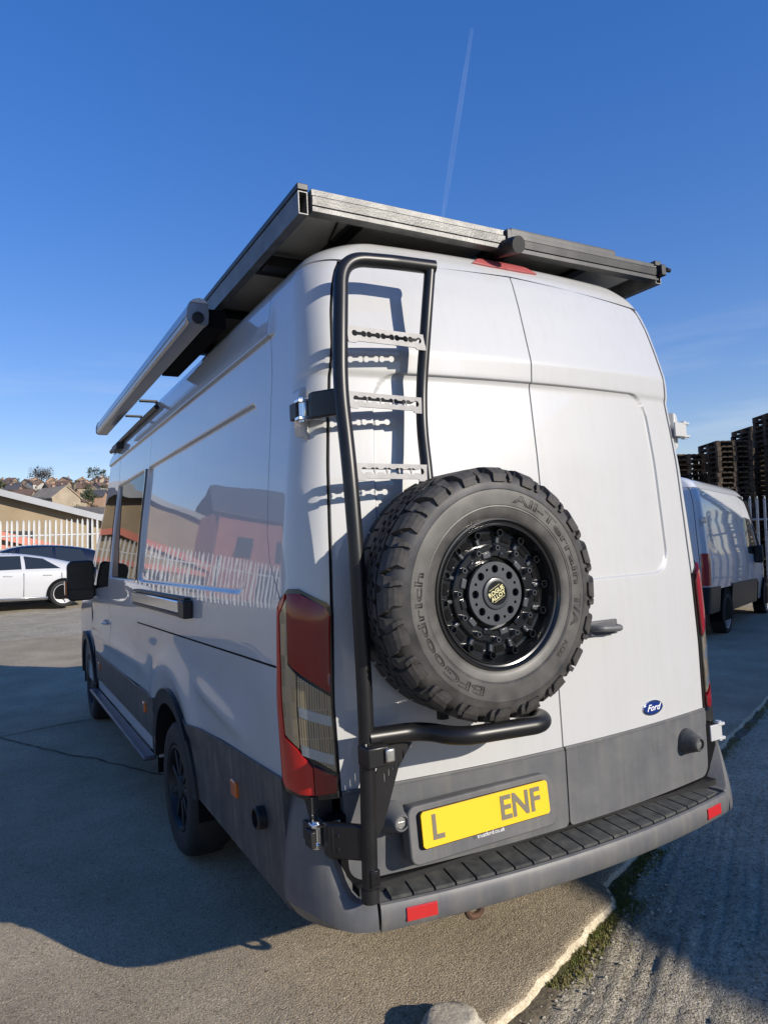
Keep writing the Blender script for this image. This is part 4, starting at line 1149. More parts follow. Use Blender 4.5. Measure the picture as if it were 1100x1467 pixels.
# hinges (left ones carry the ladder)
def hinge(x, y, z, h, m, cover):
    sx = -1 if x < 0 else 1
    t = MB(); t.tube([(x, y, z - h / 2), (x, y, z + h / 2)], .0125, 14); o = t.obj('hinge', m, van)
    t = MB(); t.box((x - sx * .038, y - .012, z), (.075, .010, h * .8)); t.box((x, y, z + h * .36), (.042, .036, h * .16)); t.box((x, y, z - h * .36), (.042, .036, h * .16)); t.obj('hinge_leaf', m, o, bevel=.003)
    t = MB(); t.box((x + sx * .012, y + .035, z), (.016, .06, h * .7)); t.obj('hinge_knuckle', cover, o, bevel=.004)
hinge(-.962, .035, .705, .085, 'chrome', 'black_plastic'); hinge(.962, .035, .705, .085, WP, WP)
hinge(-.928, .085, 2.045, .080, 'chrome', 'black_plastic'); hinge(.928, .085, 2.045, .080, WP, WP)
# hinge blisters on the pillars
for sx in (-1, 1):
    mb = MB(); poly = [(-.012, -.13), (.02, -.09), (.03, .06), (.02, .10), (-.012, .11)]
    mb.prism(poly, .0, .07, lambda a, b, d: (sx * (.905 + a * .8), .11 + d, 2.045 + b * .8)); mb.obj('hinge_blister', WP, van, bevel=.008)

# rear bumper
def bp_plan(t, d=0.0):
    """t in -1..1 along the bumper; returns (x,y) of its outer face moved inwards by d"""
    s = abs(t); sg = 1 if t >= 0 else -1
    # straight bowed part to x=.80, then a rounded corner to (1.015,.16)
    if s < .72:
        x = s / .72 * .80; y = -.178 + .075 * (x / .80) ** 2
        nx, ny = -.1875 * (x / .80) * 1.0, 1.0
    else:
        a = (s - .72) / .28 * PI / 2; x = .80 + .215 * math.sin(a) ; y = -.103 + .26 * (1 - math.cos(a)) + .04 * math.sin(a)
        nx, ny = -math.sin(a) - .18 * math.cos(a), math.cos(a)
    l = math.hypot(nx, ny)
    return sg * (x + nx / l * d), y + ny / l * d
def bumper_strip(name, prof, ts, m, parent, bevel=None, caps=True):
    """prof: closed list of (inset, z)"""
    mb = MB(); v = []; n = len(prof)
    for t in ts:
        for d, z in prof: x, y = bp_plan(t, d); v.append((x, y, z))
    f = []
    for i in range(len(ts) - 1):
        for k in range(n): k2 = (k + 1) % n; f.append((i * n + k, i * n + k2, (i + 1) * n + k2, (i + 1) * n + k))
    if caps: f += [tuple(range(n)), tuple((len(ts) - 1) * n + k for k in range(n - 1, -1, -1))]
    mb.add(v, f); return mb.obj(name, m, parent, bevel=bevel, ang=30)
bt = list(np.linspace(-.735, .735, 41))
bumper = bumper_strip('bumper', [(.035, .412), (.012, .418), (.004, .430), (.0, .455), (.002, .488), (.008, .499), (.016, .503), (.026, .500), (.028, .494), (.165, .508), (.165, .42)], bt, 'grey_bumper', van)
# ribbed tread of the step, one raised pad between each groove
nrib = 21
for k in range(nrib):
    t0 = -.70 + 1.40 * k / nrib + .0035; t1 = -.70 + 1.40 * (k + 1) / nrib - .0035
    bumper_strip('tread_pad', [(.033, .492), (.033, .502), (.037, .505), (.148, .517), (.152, .514), (.152, .50)], [t0, (t0 + t1) / 2, t1], 'tread_pad', bumper)
for sx in (-1, 1):
    def q2(t): return sx * t
    # wrap-round corner: low outside, rising to the lamp
    ts = [sx * t for t in np.linspace(.742, 1.0, 16)]
    mb = MB(); v = []; f = []
    def topz(t): s_ = (abs(t) - .742) / .258; return .503 + .289 * float(smooth01((s_ - .20) / .50))
    prof_n = 9
    for t in ts:
        zt = topz(t)
        for k in range(prof_n):
            u = k / (prof_n - 1)
            z = .415 + (zt - .415) * u
            d = .03 * (1 - min(1, u * 6)) ** 2 + .022 * u ** 4 + .018 * max(0, (z - .503) / .29)
            x, y = bp_plan(t, d); v.append((x, y, z))
        x, y = bp_plan(t, .05); v.append((x, y, zt + .004)); x, y = bp_plan(t, .14 if abs(t) < .86 else .09); v.append((x, y, zt + .002))
        x, y = bp_plan(t, .14 if abs(t) < .86 else .09); v.append((x, y, .43))
    n = prof_n + 3
    for i in range(len(ts) - 1):
        for k in range(n - 1): f.append((i * n + k, i * n + k + 1, (i + 1) * n + k + 1, (i + 1) * n + k))
    f += [tuple(range(n)), tuple((len(ts) - 1) * n + k for k in range(n))]
    mb.add(v, f); mb.obj('corner_piece', 'grey_bumper' if sx < 0 else 'grey_bumper', bumper, ang=28)
    bumper_strip('reflector', [(-.003, .440), (-.005, .443), (-.004, .478), (-.002, .481), (.02, .481), (.02, .440)], [sx * t for t in np.linspace(.575, .665, 6)], 'bright_red', bumper)
    # round cap in the cladding / parking sensor on the flank
    P = SH.S(np.array([PY(.41)]), np.array([.655]), np.array([.010]), sx)[0]
    mb = MB(); disc_stud(mb, tuple(P), .040, .035, 24, hole=.030, axis=(sx, 0, 0)); mb.obj('socket_cap', 'black_plastic', van)
# towing eye below the bumper
mb = MB(); mb.tube([(-.462 + .030 * math.cos(a), -.075 + .0, .388 + .028 * math.sin(a)) for a in np.linspace(-.5 * PI, 1.5 * PI, 20)], .011, 8, caps=False); mb.box((-.462, -.03, .425), (.03, .10, .025)); mb.obj('towing_eye', 'rust', van)
# rear apron between doors and bumper
mb = MB(); mb.box((0, .03, .49), (1.70, .10, .08)); mb.obj('door_sill', 'black_plastic', van, smooth=False)
for sx in (-1, 1):
    mb = MB(); mb.box((sx * .93, .12, .66), (.07, .12, .30)); mb.obj('lamp_filler', 'black_plastic', van, smooth=False)

# wheels
def road_wheel(x, y):
    sx = -1 if x < 0 else 1
    w = empty('wheel', (x, y, .352), (0, 0, PI / 2 if sx > 0 else -PI / 2), van)      # local -Y points outwards
    w['label'] = 'dark ' + ('rear' if y < 3 else 'front') + (' left' if sx < 0 else ' right') + ' road wheel'
    mb = MB(); mb.lathe([(.215, .03), (.235, .006), (.28, .0), (.315, .004), (.338, .022), (.347, .045), (.352, .08), (.352, .155), (.347, .19), (.315, .23), (.225, .215)], 56); ty = mb.obj('tyre', 'road_tyre', w)
    mb = MB(); mb.lathe([(.218, .05), (.219, .012), (.208, .010), (.200, .03), (.19, .07), (.12, .055), (.09, .035), (.06, .030), (.055, .02), (.0001, .018)], 48); rm = mb.obj('rim', 'black_plastic', w)
    for k in range(9):
        a = 2 * PI * k / 9; M = Matrix.Rotation(-a, 3, 'Y'); sb = MB(); sb.box((.135, .033, 0), (.14, .018, .03)); s2 = MB(); s2.add([M @ Vector(p) for p in sb.v], sb.f); s2.obj('spoke', 'black_plastic', rm, bevel=.004)
for wx in (-.993, .993):
    for wy in (1.88, 5.63): road_wheel(wx, wy)
# side steps
for sx in (-1, 1):
    mb = MB(); mb.box((sx * 1.02, 3.75, .385), (.075, 2.65, .028)); stp = mb.obj('side_step', 'step_alloy', van, bevel=.010)
    for yy_ in (2.6, 3.5, 4.6):
        mb = MB(); mb.box((sx * .95, yy_, .375), (.14, .05, .03)); mb.obj('bracket', 'black_plastic', stp)
# door mirrors
for sx in (-1, 1):
    mr = empty('door_mirror', (sx * 1.0, 4.92, 1.40), None, van)
    mb = MB(); prof = rrect(-.115, .115, -.18, .18, (.05, .05, .06, .04))
    v = []; f = []; n = len(prof)
    for d, k in ((0.0, .94), (.02, 1.0), (.07, .96), (.12, .78), (.145, .45)):
        for a, b in prof: v.append((sx * .125 + sx * (a * k), d - .02, b * k))
    for i in range(4):
        for k in range(n): k2 = (k + 1) % n; f.append((i * n + k, i * n + k2, (i + 1) * n + k2, (i + 1) * n + k))
    f.append(tuple(range(4 * n, 5 * n)))
    f.append(tuple(range(n)))
    mb.add(v, f); mb.obj('mirror_housing', 'black_plastic', mr)
    mb = MB(); mb.prism(rrect(-.10, .10, -.07, .165, .04), -.024, -.020, lambda a, b, d: (sx * .125 + a, d, b)); mb.obj('mirror_glass', 'mirror_face', mr)
    mb = MB(); mb.prism(rrect(-.10, .10, -.165, -.085, .03), -.024, -.020, lambda a, b, d: (sx * .125 + a, d, b)); mb.obj('mirror_glass', 'mirror_face', mr)
    mb = MB(); mb.box((sx * .246, .03, -.06), (.02, .07, .13)); mb.obj('indicator', 'amber', mr, bevel=.005)
    mb = MB(); mb.box((sx * .0, .05, -.10), (.14, .08, .10)); mb.prism([(-.06, -.13), (.30, -.13), (.22, .02), (.10, .12), (-.02, .05)], -.03, .03, lambda a, b, d: (sx * (-.03 + d), .05 + a, b)); mb.obj('mirror_arm', 'black_plastic', mr, bevel=.01)
# black lower awning rail and small work lamp along the roof edge, left
rp = [tuple(q) for q in SH.S(np.array([PY(2.6), PY(3.3), PY(4.0), PY(4.55)]), np.array([2.545, 2.545, 2.54, 2.52]), np.array([.014] * 4), -1)]
mb = MB(); mb.tube(rp, .018, 6); mb.obj('roof_rail', 'black_plastic', van)
mb = MB(); mb.box((rp[2][0] - .02, 4.05, 2.49), (.06, .28, .055)); wl = mb.obj('side_work_lamp', 'black_plastic', van, bevel=.006)
mb = MB(); mb.box((rp[2][0] - .052, 4.05, 2.488), (.006, .24, .04)); mb.obj('lamp_lens', 'dark_frame', wl)
# ------------------------------------------------------------------ ladder and wheel carrier on the left door
lad = thing('ladder_carrier', 'black tubular rear ladder and wheel carrier with pale perforated rungs on left door', 'ladder')
TR = .0245
LT = [(-.852, -.098, .56), (-.846, -.112, 1.03), (-.848, -.108, 1.5), (-.850, -.085, 1.85), (-.851, -.048, 2.09), (-.836, -.036, 2.28), (-.808, -.010, 2.535), (-.62, -.010, 2.55), (-.462, -.035, 2.545)]
ltp = fillet(LT, [.2, .2, .2, .10, .15, .12, .03], 10)
mb = MB(); mb.tube(ltp, TR, 20); mb.obj('main_tube', 'black_powder', lad)
RT = [(-.478, -.032, 2.54), (-.506, -.036, 2.36), (-.530, -.020, 2.12), (-.545, -.034, 1.98), (-.556, -.072, 1.80), (-.556, -.085, 1.45), (-.556, -.09, 1.02)]
rtp = fillet(RT, [.1, .08, .08, .08, .1], 8)
mb = MB(); mb.tube(rtp, .020, 18); mb.obj('inner_tube', 'black_powder', lad)
def on_path(P, z):
    for a, b in zip(P[:-1], P[1:]):
        lo, hi = min(a.z, b.z), max(a.z, b.z)
        if lo <= z <= hi and hi > lo: return a.lerp(b, (z - a.z) / (b.z - a.z))
    return P[0]
def bone(cx, cy, R=.0105, s=.0165, nk=.0055):
    pts = []; a0 = math.asin(nk / R)
    for k in range(13): a = a0 + (2 * PI - 2 * a0) * k / 12; pts.append((cx - s + R * math.cos(a) , cy + R * math.sin(a)))
    for k in range(13): a = PI + a0 + (2 * PI - 2 * a0) * k / 12; pts.append((cx + s + R * math.cos(a), cy + R * math.sin(a)))
    return pts
for z in (2.272, 2.055, 1.822):
    a = on_path(ltp, z); b = on_path(rtp, z)
    d = b - a; L = d.length; u = d / L; n = Vector((0, -1, .10)); n = (n - u * n.dot(u)).normalized(); w = n.cross(u) * -1
    if w.z < 0: w = -w
    L0, L1 = .018, L - .014
    outer = [(L0, -.022), (L0 + .002, -.029), (L0 + .03, -.029), (L0 + .034, -.023), (L1 - .034, -.023), (L1 - .03, -.030), (L1 + .006, -.030), (L1 + .006, .026), (L0, .026)]
    holes = [bone(L0 + .042 + k * (L1 - L0 - .078) / 4, .003) for k in range(5)]
    base = a + n * .012
    rg = plate_holes('rung', outer, holes, .004, lambda p, q, t: tuple(base + u * p + w * q + n * t), 'rung_alloy', lad)
    fl = MB(); c_ = base + u * (L0 + L1) / 2 + w * .022 - n * .028
    M3 = Matrix((u, n, w)).transposed(); fl.box(tuple(c_), (L1 - L0, .054, .004), M3); fl.obj('rung_top', 'black_powder', rg)  # flange coloured black to stand in for shade behind the holes
# upper and lower hinge brackets
def bracket(z, y_pin, x_pin, h, xt, yt):
    mb = MB(); mb.prism([(x_pin + .012, y_pin - .030), (xt + .02, yt - .028), (xt + .02, yt + .006), (x_pin + .012, y_pin + .006)], z - h / 2, z + h / 2, lambda a, b, d: (a, b, d)); o = mb.obj('hinge_bracket', 'black_powder', lad, bevel=.006)
    for dz in ((-.022, .02) if z < 1 else (-.014,)):
        mb = MB(); disc_stud(mb, (x_pin + .042, y_pin - .034 - .012, z + dz), .011, .010, 14, axis=(0, -1, 0)); mb.obj('bolt', 'black_gloss', o)
    mb = MB(); mb.box((x_pin + .045, y_pin - .036, z), (.05, .012, h * .75)); mb.obj('clamp_plate', 'black_powder', o, bevel=.003)
bracket(2.052, .060, -.928, .088, -.866, -.045); bracket(.700, .005, -.962, .105, -.868, -.098)
mb = MB(); mb.box((-.985, .03, .70), (.018, .05, .05)); mb.obj('hinge_clip', 'black_plastic', lad, bevel=.003)
# wheel-support loop under the tyre
loop = fillet([(-.846, -.112, 1.012), (-.66, -.115, 1.005), (-.60, -.245, 1.0), (-.30, -.262, .993), (-.245, -.22, .995), (-.25, -.06, 1.0)], [.10, .12, .07, .05], 10)
mb = MB(); mb.tube(loop, .0285, 20); mb.obj('wheel_loop', 'black_powder', lad)
mb = MB(); mb.tube([(-.846, -.10, 1.28), (-.56, -.09, 1.28)], .02, 14); mb.obj('cross_tube', 'black_powder', lad)
mb = MB(); mb.tube([(-.432, -.06, 1.16), (-.432, -.06, 1.55)], .022, 14); mb.tube([(-.56, -.085, 1.424), (-.30, -.085, 1.424)], .022, 14); mb.obj('wheel_mount', 'black_powder', lad)
# folded gusset with cut letters, latch block
def GZ_(a, b, d): return (a, -.098 - d, b)
gus = plate_holes('gusset', [(-.828, .70), (-.80, .735), (-.738, .90), (-.662, 1.0), (-.775, 1.0), (-.80, .93), (-.826, .88)], [rrect(-.789 + k * .016, -.785 + k * .016, .865 + k * .015, .893 + k * .015, .0015, 2) for k in range(3)] + [rrect(-.741 + k * .02, -.737 + k * .02, .905 + k * .02, .93 + k * .02, .0015, 2) for k in range(2)], .006, GZ_, 'black_powder', lad)
mb = MB(); mb.box((-.838, -.135, .965), (.075, .07, .062)); lt_ = mb.obj('latch_block', 'black_powder', lad, bevel=.006)
mb = MB(); mb.box((-.805, -.176, .968), (.030, .014, .040)); mb.obj('latch_knob', 'zinc', lt_, bevel=.005)
for k in range(3):
    mb = MB(); disc_stud(mb, (-.862 + k * .022, -.13, .996), .006, .006, 10, axis=(0, 0, 1)); mb.obj('latch_bolt', 'black_gloss', lt_)
mb = MB(); mb.tube([(-.852, -.098, .525), (-.852, -.098, .565)], .0275, 18); mb.obj('tube_foot', 'black_plastic', lad)
mb = MB(); mb.box((-.846, -.124, .60), (.030, .010, .05)); mb.obj('release_tab', 'black_gloss', lad, bevel=.003)

# ------------------------------------------------------------------ spare wheel
SW = thing('spare_wheel', 'spare all-terrain tyre on a studded black alloy wheel on the carrier', 'spare wheel', (-.438, -.285, 1.422), (rad(-.0), 0, -.03))
SW.scale = (1.035, .92, 1.035)
R0 = .389
tb = MB(); tb.lathe([(.222, .045), (.224, .020), (.232, .012), (.245, .007), (.262, .0045), (.264, .0025), (.268, .0030), (.270, .0012), (.30, .0), (.316, .0010), (.318, -.0008), (.321, .0012), (.335, .006), (.350, .013), (.364, .024), (.371, .040), (.374, .07), (.375, .135), (.374, .20), (.369, .232), (.345, .256), (.31, .268), (.26, .262), (.225, .235), (.222, .22)], 120)
tyre = tb.obj('tyre', 'rubber', SW, ang=30)
def tpt(r, h, a): return (r * math.sin(a), h, r * math.cos(a))        # a clockwise from the top, seen from behind
def lug(prof, w0, w1, sk, depth):
    """prof: (r,h) along the lug from crown to sidewall; returns verts/faces centred on angle 0"""
    mb = MB(); n = len(prof); top = []; bot = []
    for i, (r, h) in enumerate(prof):
        t = i / (n - 1); w = w0 + (w1 - w0) * t; s = sk[i] if hasattr(sk, '__len__') else sk * t
        r0, h0 = prof[max(i - 1, 0)]; r1, h1 = prof[min(i + 1, n - 1)]
        tx, ty_ = r1 - r0, h1 - h0; l = math.hypot(tx, ty_) or 1; nx, ny = -ty_ / l, tx / l
        # outward normal points to larger r / smaller h
        if nx * .6 - ny * .8 < 0: nx, ny = -nx, -ny
        for e in (-1, 1):
            top.append(tpt(r, h, s + e * w)); bot.append(tpt(r - nx * depth, h - ny * depth, s + e * w * 1.12))
    v = top + bot; m = len(top); f = []
    for i in range(n - 1):
        a, b, c, d = 2 * i, 2 * i + 1, 2 * i + 3, 2 * i + 2
        f += [(a, b, c, d), (a + m, d + m, c + m, b + m), (a, d, d + m, a + m), (b, b + m, c + m, c)]
    f += [(0, m, m + 1, 1), (2 * n - 2, 2 * n - 1, m + 2 * n - 1, m + 2 * n - 2)]
    mb.add(v, f); o = mb.obj('tread_block', 'tread_rubber', smooth=False); me = o.data; bpy.data.objects.remove(o); return me
big = lug([(.3885, .082), (.389, .052), (.3875, .034), (.379, .020), (.366, .0085), (.352, .0025), (.341, .0005)], .085, .060, [-.02, .0, .012, .03, .05, .035, .03], .022)
small = lug([(.3875, .085), (.388, .060), (.3855, .044), (.372, .030), (.362, .020)], .045, .040, [.02, .0, -.005, .0, .012], .02)
finger = lug([(.3765, .018), (.364, .008), (.350, .002), (.343, .001)], .020, .016, [.0, .015, .02, .01], .010)
bigb = lug([(.3875, .186), (.3875, .218), (.384, .232), (.374, .244), (.360, .254)], .068, .055, [.0, .0, .0, -.01, -.02], .02)
NP = 20
for k in range(NP):
    a = 2 * PI * k / NP
    for me, da in ((big, 0), (small, .157), (finger, .140), (bigb, .02), (bigb, .177)):
        o = bpy.data.objects.new('tread_block', me); C.objects.link(o); o.parent = tyre
        o.rotation_euler = (0, a + da + rng.uniform(-.006, .006), 0)
# crown blocks: interlocking rows with zigzag edges
cb = MB()
for row, (h0, h1, ph) in enumerate(((.092, .116, 0), (.119, .136, .5), (.139, .156, .1), (.159, .183, .6))):
    nb = 46
    for k in range(nb):
        a = 2 * PI * (k + ph) / nb; w = PI / nb * .86; zz_ = .22 * w * (1 if k % 2 else -1)
        pl_ = [(-w + zz_, h0), (-w * .2, h0 + .003), (w + zz_, h0 + .001), (w * .82 - zz_, (h0 + h1) / 2), (w - zz_, h1), (.1 * w, h1 - .003), (-w - zz_, h1 - .001), (-w * .8 + zz_, (h0 + h1) / 2)]
        v = [tpt(.388, h, a + q) for q, h in pl_] + [tpt(.372, h, a + q) for q, h in pl_]; n = 8
        cb.add(v, [tuple(range(n)), *[(i, i + n, (i + 1) % n + n, (i + 1) % n) for i in range(n)]])
tc_ = cb.obj('crown_tread', 'tread_rubber', tyre, smooth=False); tc_['kind'] = 'stuff'
def arc_text(body, size, rb, a_start, a_end, h, outline=.0011, **kw):
    me = text_mesh(body, size, align='LEFT', outline=outline, **kw)
    xs_ = [v.co.x for v in me.vertices]; x0, x1 = min(xs_), max(xs_)
    for v in me.vertices:
        a = rad(a_start + (a_end - a_start) * (v.co.x - x0) / (x1 - x0)); r = rb + v.co.y
        v.co = Vector((r * math.sin(a), h - v.co.z * .9, r * math.cos(a)))
    me.materials.clear(); return link('sidewall_lettering', me, 'letter_rubber', tyre, smooth=False)
arc_text('BFGoodrich', .036, .281, 197, 286, .0005, shear=.0)
arc_text('All-Terrain', .036, .281, 11, 88, .0005)
arc_text('T/A', .036, .281, 94, 115, .0005)
arc_text('KO2', .024, .281, 125, 137, .0005, outline=.0008)
# rim
rb = MB(); rb.lathe([(.230, .030), (.232, .012), (.229, .006), (.224, .0055), (.221, .009), (.219, .016), (.214, .018), (.211, .013), (.207, .013), (.204, .022), (.199, .045), (.192, .062), (.150, .064), (.149, .050), (.146, .047), (.115, .047), (.113, .052), (.112, .075), (.098, .078), (.0972, .062), (.0955, .0585), (.058, .0585), (.056, .062), (.056, .072), (.050, .072)], 96)
rim = rb.obj('rim', 'rim_black', SW, ang=25)
mb = MB(); mb.lathe([(.0001, .082), (.2, .082)], 40); mb.obj('rim_back', 'seam_black', rim)
NS = 14
for k in range(NS):
    a = 2 * PI * (k + .3) / NS
    mb = MB(); disc_stud(mb, tpt(.186, .064, a), .0125, .030, 18, hole=.0085); mb.obj('bead_stud', 'rim_black', rim)
    a2 = a + PI / NS
    mb = MB(); mb.box((0, 0, 0), (.034, .006, .020)); M3 = Matrix.Rotation(a2, 3, 'Y')
    s2 = MB(); c_ = Vector(tpt(.172, .0625, a2)); s2.add([M3 @ Vector(p) + c_ for p in mb.v], mb.f); s2.obj('rim_window', 'seam_black', rim, bevel=.005)
    mb = MB(); mb.box((0, 0, 0), (.012, .022, .030)); s2 = MB(); c_ = Vector(tpt(.168, .060, a)); s2.add([Matrix.Rotation(a, 3, 'Y') @ Vector(p) + c_ for p in mb.v], mb.f); s2.obj('rim_rib', 'rim_satin', rim, bevel=.003)
for k in range(12):
    a = 2 * PI * (k + .1) / 12
    mb = MB(); disc_stud(mb, tpt(.139, .047, a), .0085, .022, 16, hole=.0055); mb.obj('ring_stud', 'rim_satin', rim)
    a2 = a + PI / 12
    mb = MB(); mb.box((0, 0, 0), (.030, .010, .018)); s2 = MB(); c_ = Vector(tpt(.119, .0455, a2)); s2.add([Matrix.Rotation(a2, 3, 'Y') @ Vector(p) + c_ for p in mb.v], mb.f); s2.obj('ring_notch', 'rim_satin' if k % 2 else 'rim_black', rim, bevel=.003)
# hub face with eight round recesses
hub = plate_holes('hub_face', [(.0968 * math.cos(t), .0968 * math.sin(t)) for t in np.linspace(0, 2 * PI, 64)[:-1]],
    [[(.0505 * math.cos(t), .0505 * math.sin(t)) for t in np.linspace(0, 2 * PI, 40)[:-1]]] +
    [[(.0745 * math.sin(c) + .0125 * math.cos(t), .0745 * math.cos(c) + .0125 * math.sin(t)) for t in np.linspace(0, 2 * PI, 18)[:-1]] for c in [2 * PI * k / 8 + .02 for k in range(8)]] +
    [[(.078 * math.sin(c) + .0048 * math.cos(t), .078 * math.cos(c) + .0048 * math.sin(t)) for t in np.linspace(0, 2 * PI, 12)[:-1]] for c in [2 * PI * (k + .5) / 8 + .02 for k in range(8)]],
    .014, lambda a, b, d: (a, .054 - .014 + d, b), 'rim_satin', rim)
mb = MB(); mb.lathe([(.051, .075), (.050, .042), (.047, .034), (.040, .032), (.0375, .032), (.037, .034), (.0001, .034)], 48); cap = mb.obj('centre_cap', 'rim_satin', rim)
mb = MB(); mb.lathe([(.0365, .0345), (.036, .0325), (.0001, .0320)], 48); mb.obj('cap_badge', 'rim_black', cap)
ta = rad(27)
def CT(ox, oy):
    return lambda x, y, z: ((x + ox) * math.cos(ta) - (y + oy) * math.sin(ta), .0317 - z, (x + ox) * math.sin(ta) + (y + oy) * math.cos(ta))
text_obj('cap_lettering', 'ROGUE', .0185, CT(0, .0015), 'cap_print', cap, bold=.0006)
text_obj('cap_lettering', 'ALLOY', .0185, CT(0, -.0145), 'cap_print', cap, bold=.0006)
for oy in (.020, -.020):
    mb = MB(); f_ = CT(0, oy); mb.add([f_(-.022, 0, 0), f_(.022, 0, 0), f_(.022, .0013, 0), f_(-.022, .0013, 0)], [(0, 1, 2, 3)]); mb.obj('cap_line', 'cap_print', cap, smooth=False, fix=False)

# ------------------------------------------------------------------ roof rack with solar panels
RK = thing('roof_rack', 'aluminium roof rack frame with deep side rails overhanging the van roof', 'roof rack', (0, 0, 2.73))
RZ0 = 2.73
def rk(z): return z - RZ0
for sx in (-1, 1):
    # hollow rectangular rail, open at its rear end
    x0, x1, z0, z1 = .858, .893, rk(2.728), rk(2.808); t_ = .0035
    v = []; f = []
    for y in (.125, 2.12):
        for a, b in ((x0, z0), (x1, z0), (x1, z1), (x0, z1), (x0 + t_, z0 + t_), (x1 - t_, z0 + t_), (x1 - t_, z1 - t_), (x0 + t_, z1 - t_)): v.append((sx * a, y, b))
    for k in range(4):
        k2 = (k + 1) % 4; f += [(k, k2, 8 + k2, 8 + k), (4 + k2, 4 + k, 12 + k, 12 + k2), (k, 4 + k, 4 + k2, k2), (8 + k2, 12 + k2, 12 + k, 8 + k)]
    MB().add(v, f).obj('side_rail', 'alloy_frame', RK, smooth=False)
    mb = MB(); mb.box((sx * .8765, 1.12, rk(2.822)), (.040, 2.0, .022)); mb.obj('rail_cap', 'dark_frame', RK, bevel=.002)
    for yy_ in (.6, 1.9):
        mb = MB(); mb.box((sx * .70, yy_, rk(2.742)), (.30, .06, .05)); mb.obj('foot', 'black_plastic', RK, bevel=.004)
# grooved rear beam
def beam(name, x0, x1, zs, y, m):
    prof = [(.0, zs[0]), (.0, zs[1]), (.010, zs[1] + .001), (.010, zs[2] - .001), (.0, zs[2]), (-.004, zs[3]), (.012, zs[3] + .001), (.012, zs[4] - .002), (.004, zs[4]), (.004, zs[5]), (.045, zs[5]), (.045, zs[0])]
    mb = MB(); mb.prism(prof, x0, x1, lambda a, b, d: (d, y + a, rk(b))); return mb.obj(name, m, RK, smooth=False, bevel=.0015)
b1 = beam('rear_beam', -.845, -.012, (2.742, 2.760, 2.764, 2.795, 2.800, 2.822), .118, 'alloy_frame')
b2 = beam('rear_beam', .012, .875, (2.742, 2.760, 2.764, 2.795, 2.800, 2.818), .122, 'dark_frame')
mb = MB(); mb.box((0, .13, rk(2.78)), (.022, .05, .085)); mb.obj('joint_plate', 'dark_frame', RK, bevel=.002)
mb = MB(); mb.box((.32, .155, rk(2.835)), (.58, .05, .016)); mb.box((.32, .13, rk(2.826)), (.585, .006, .024)); mb.obj('deflector_strip', 'dark_frame', RK, bevel=.002)
mb = MB(); mb.box((.885, .115, rk(2.785)), (.03, .035, .05)); mb.tube([(.90, .10, rk(2.79)), (.925, .098, rk(2.785))], .010, 8); mb.obj('end_clamp', 'black_plastic', RK, bevel=.003)
for yy_ in np.arange(.75, 2.1, .6):
    mb = MB(); mb.box((0, yy_, rk(2.775)), (1.70, .06, .022)); mb.obj('cross_bar', 'black_plastic', RK, smooth=False)
for xx_ in (-.62, .50):
    mb = MB(); mb.box((xx_, .62, rk(2.778)), (.05, .95, .018)); mb.obj('strut', 'black_plastic', RK, smooth=False)
mb = MB(); mb.tube(fillet([(-.70, .2, rk(2.785)), (-.66, .4, rk(2.77)), (-.60, .42, rk(2.775)), (-.5, .5, rk(2.78))], .05), .005, 6); mb.obj('cable', 'black_plastic', RK)
for sx in (-1, 1):
    for j, (ya, yb) in enumerate(((.165, 2.1),)):
        sp = thing('solar_panel', ('left' if sx < 0 else 'right') + ' solar panel with pale underside lying on the roof rack', 'solar panel', (sx * .43, (ya + yb) / 2, 2.79))
        mb = MB(); mb.box((0, 0, .006), (.83, yb - ya, .008)); mb.obj('back_sheet', 'panel_back', sp, smooth=False)
        mb = MB(); mb.box((0, 0, .0265), (.82, yb - ya - .02, .006)); mb.obj('cell_sheet', 'solar_cell', sp, smooth=False)
        for a in (-1, 1):
            mb = MB(); mb.box((a * .415, 0, .016), (.012, yb - ya, .030)); mb.obj('frame_bar', 'alloy_frame', sp, smooth=False)
            mb = MB(); mb.box((0, a * ((yb - ya) / 2 - .003), .016), (.818, .012, .030)); mb.obj('frame_bar', 'alloy_frame', sp, smooth=False)

# ------------------------------------------------------------------ awning
AW = thing('awning', 'long grey wind-out awning cassette fixed along the left roof edge', 'awning', (-1.0, 2.6, 2.60))
AY0, AY1 = 1.08, 4.14
ap = [(a_ * .9, .008 + b_ * .88) for a_, b_ in [(-.055, .018), (-.045, .004), (-.02, .0), (.035, .0), (.045, .01), (.048, .06), (.045, .11), (.03, .128), (.005, .134), (-.02, .128), (-.04, .11), (-.052, .08), (-.0565, .045), (-.052, .042), (-.052, .038), (-.057, .035)]]
mb = MB(); mb.prism(ap, AY0 - 2.6, AY1 - 2.6, lambda a, b, d: (a, d, b)); mb.obj('cassette', 'awning_grey', AW, ang=25)
mb = MB(); mb.prism([(a * 1.06, b * 1.03 - .002) for a, b in ap], AY0 - 2.6 - .035, AY0 - 2.6 - .001, lambda a, b, d: (a, d, b)); ec = mb.obj('end_cap', 'awning_grey', AW, bevel=.006)
mb = MB(); mb.prism([(a * 1.0, .09 + (b - .09) * 1.0) for a, b in ap if b > .085], AY0 - 2.6 - .040, AY0 - 2.6 - .0355, lambda a, b, d: (a, d, b)); mb.obj('cap_top', 'awning_cap', ec)
mb = MB(); disc_stud(mb, (-.005, AY0 - 2.6 - .035, .036), .026, .012, 20, hole=.018); mb.obj('winch_eye', 'black_plastic', ec)
mb = MB(); mb.prism([(a * 1.05, b * 1.02) for a, b in ap], AY1 - 2.6 + .001, AY1 - 2.6 + .03, lambda a, b, d: (a, d, b)); mb.obj('end_cap', 'black_plastic', AW, bevel=.006)
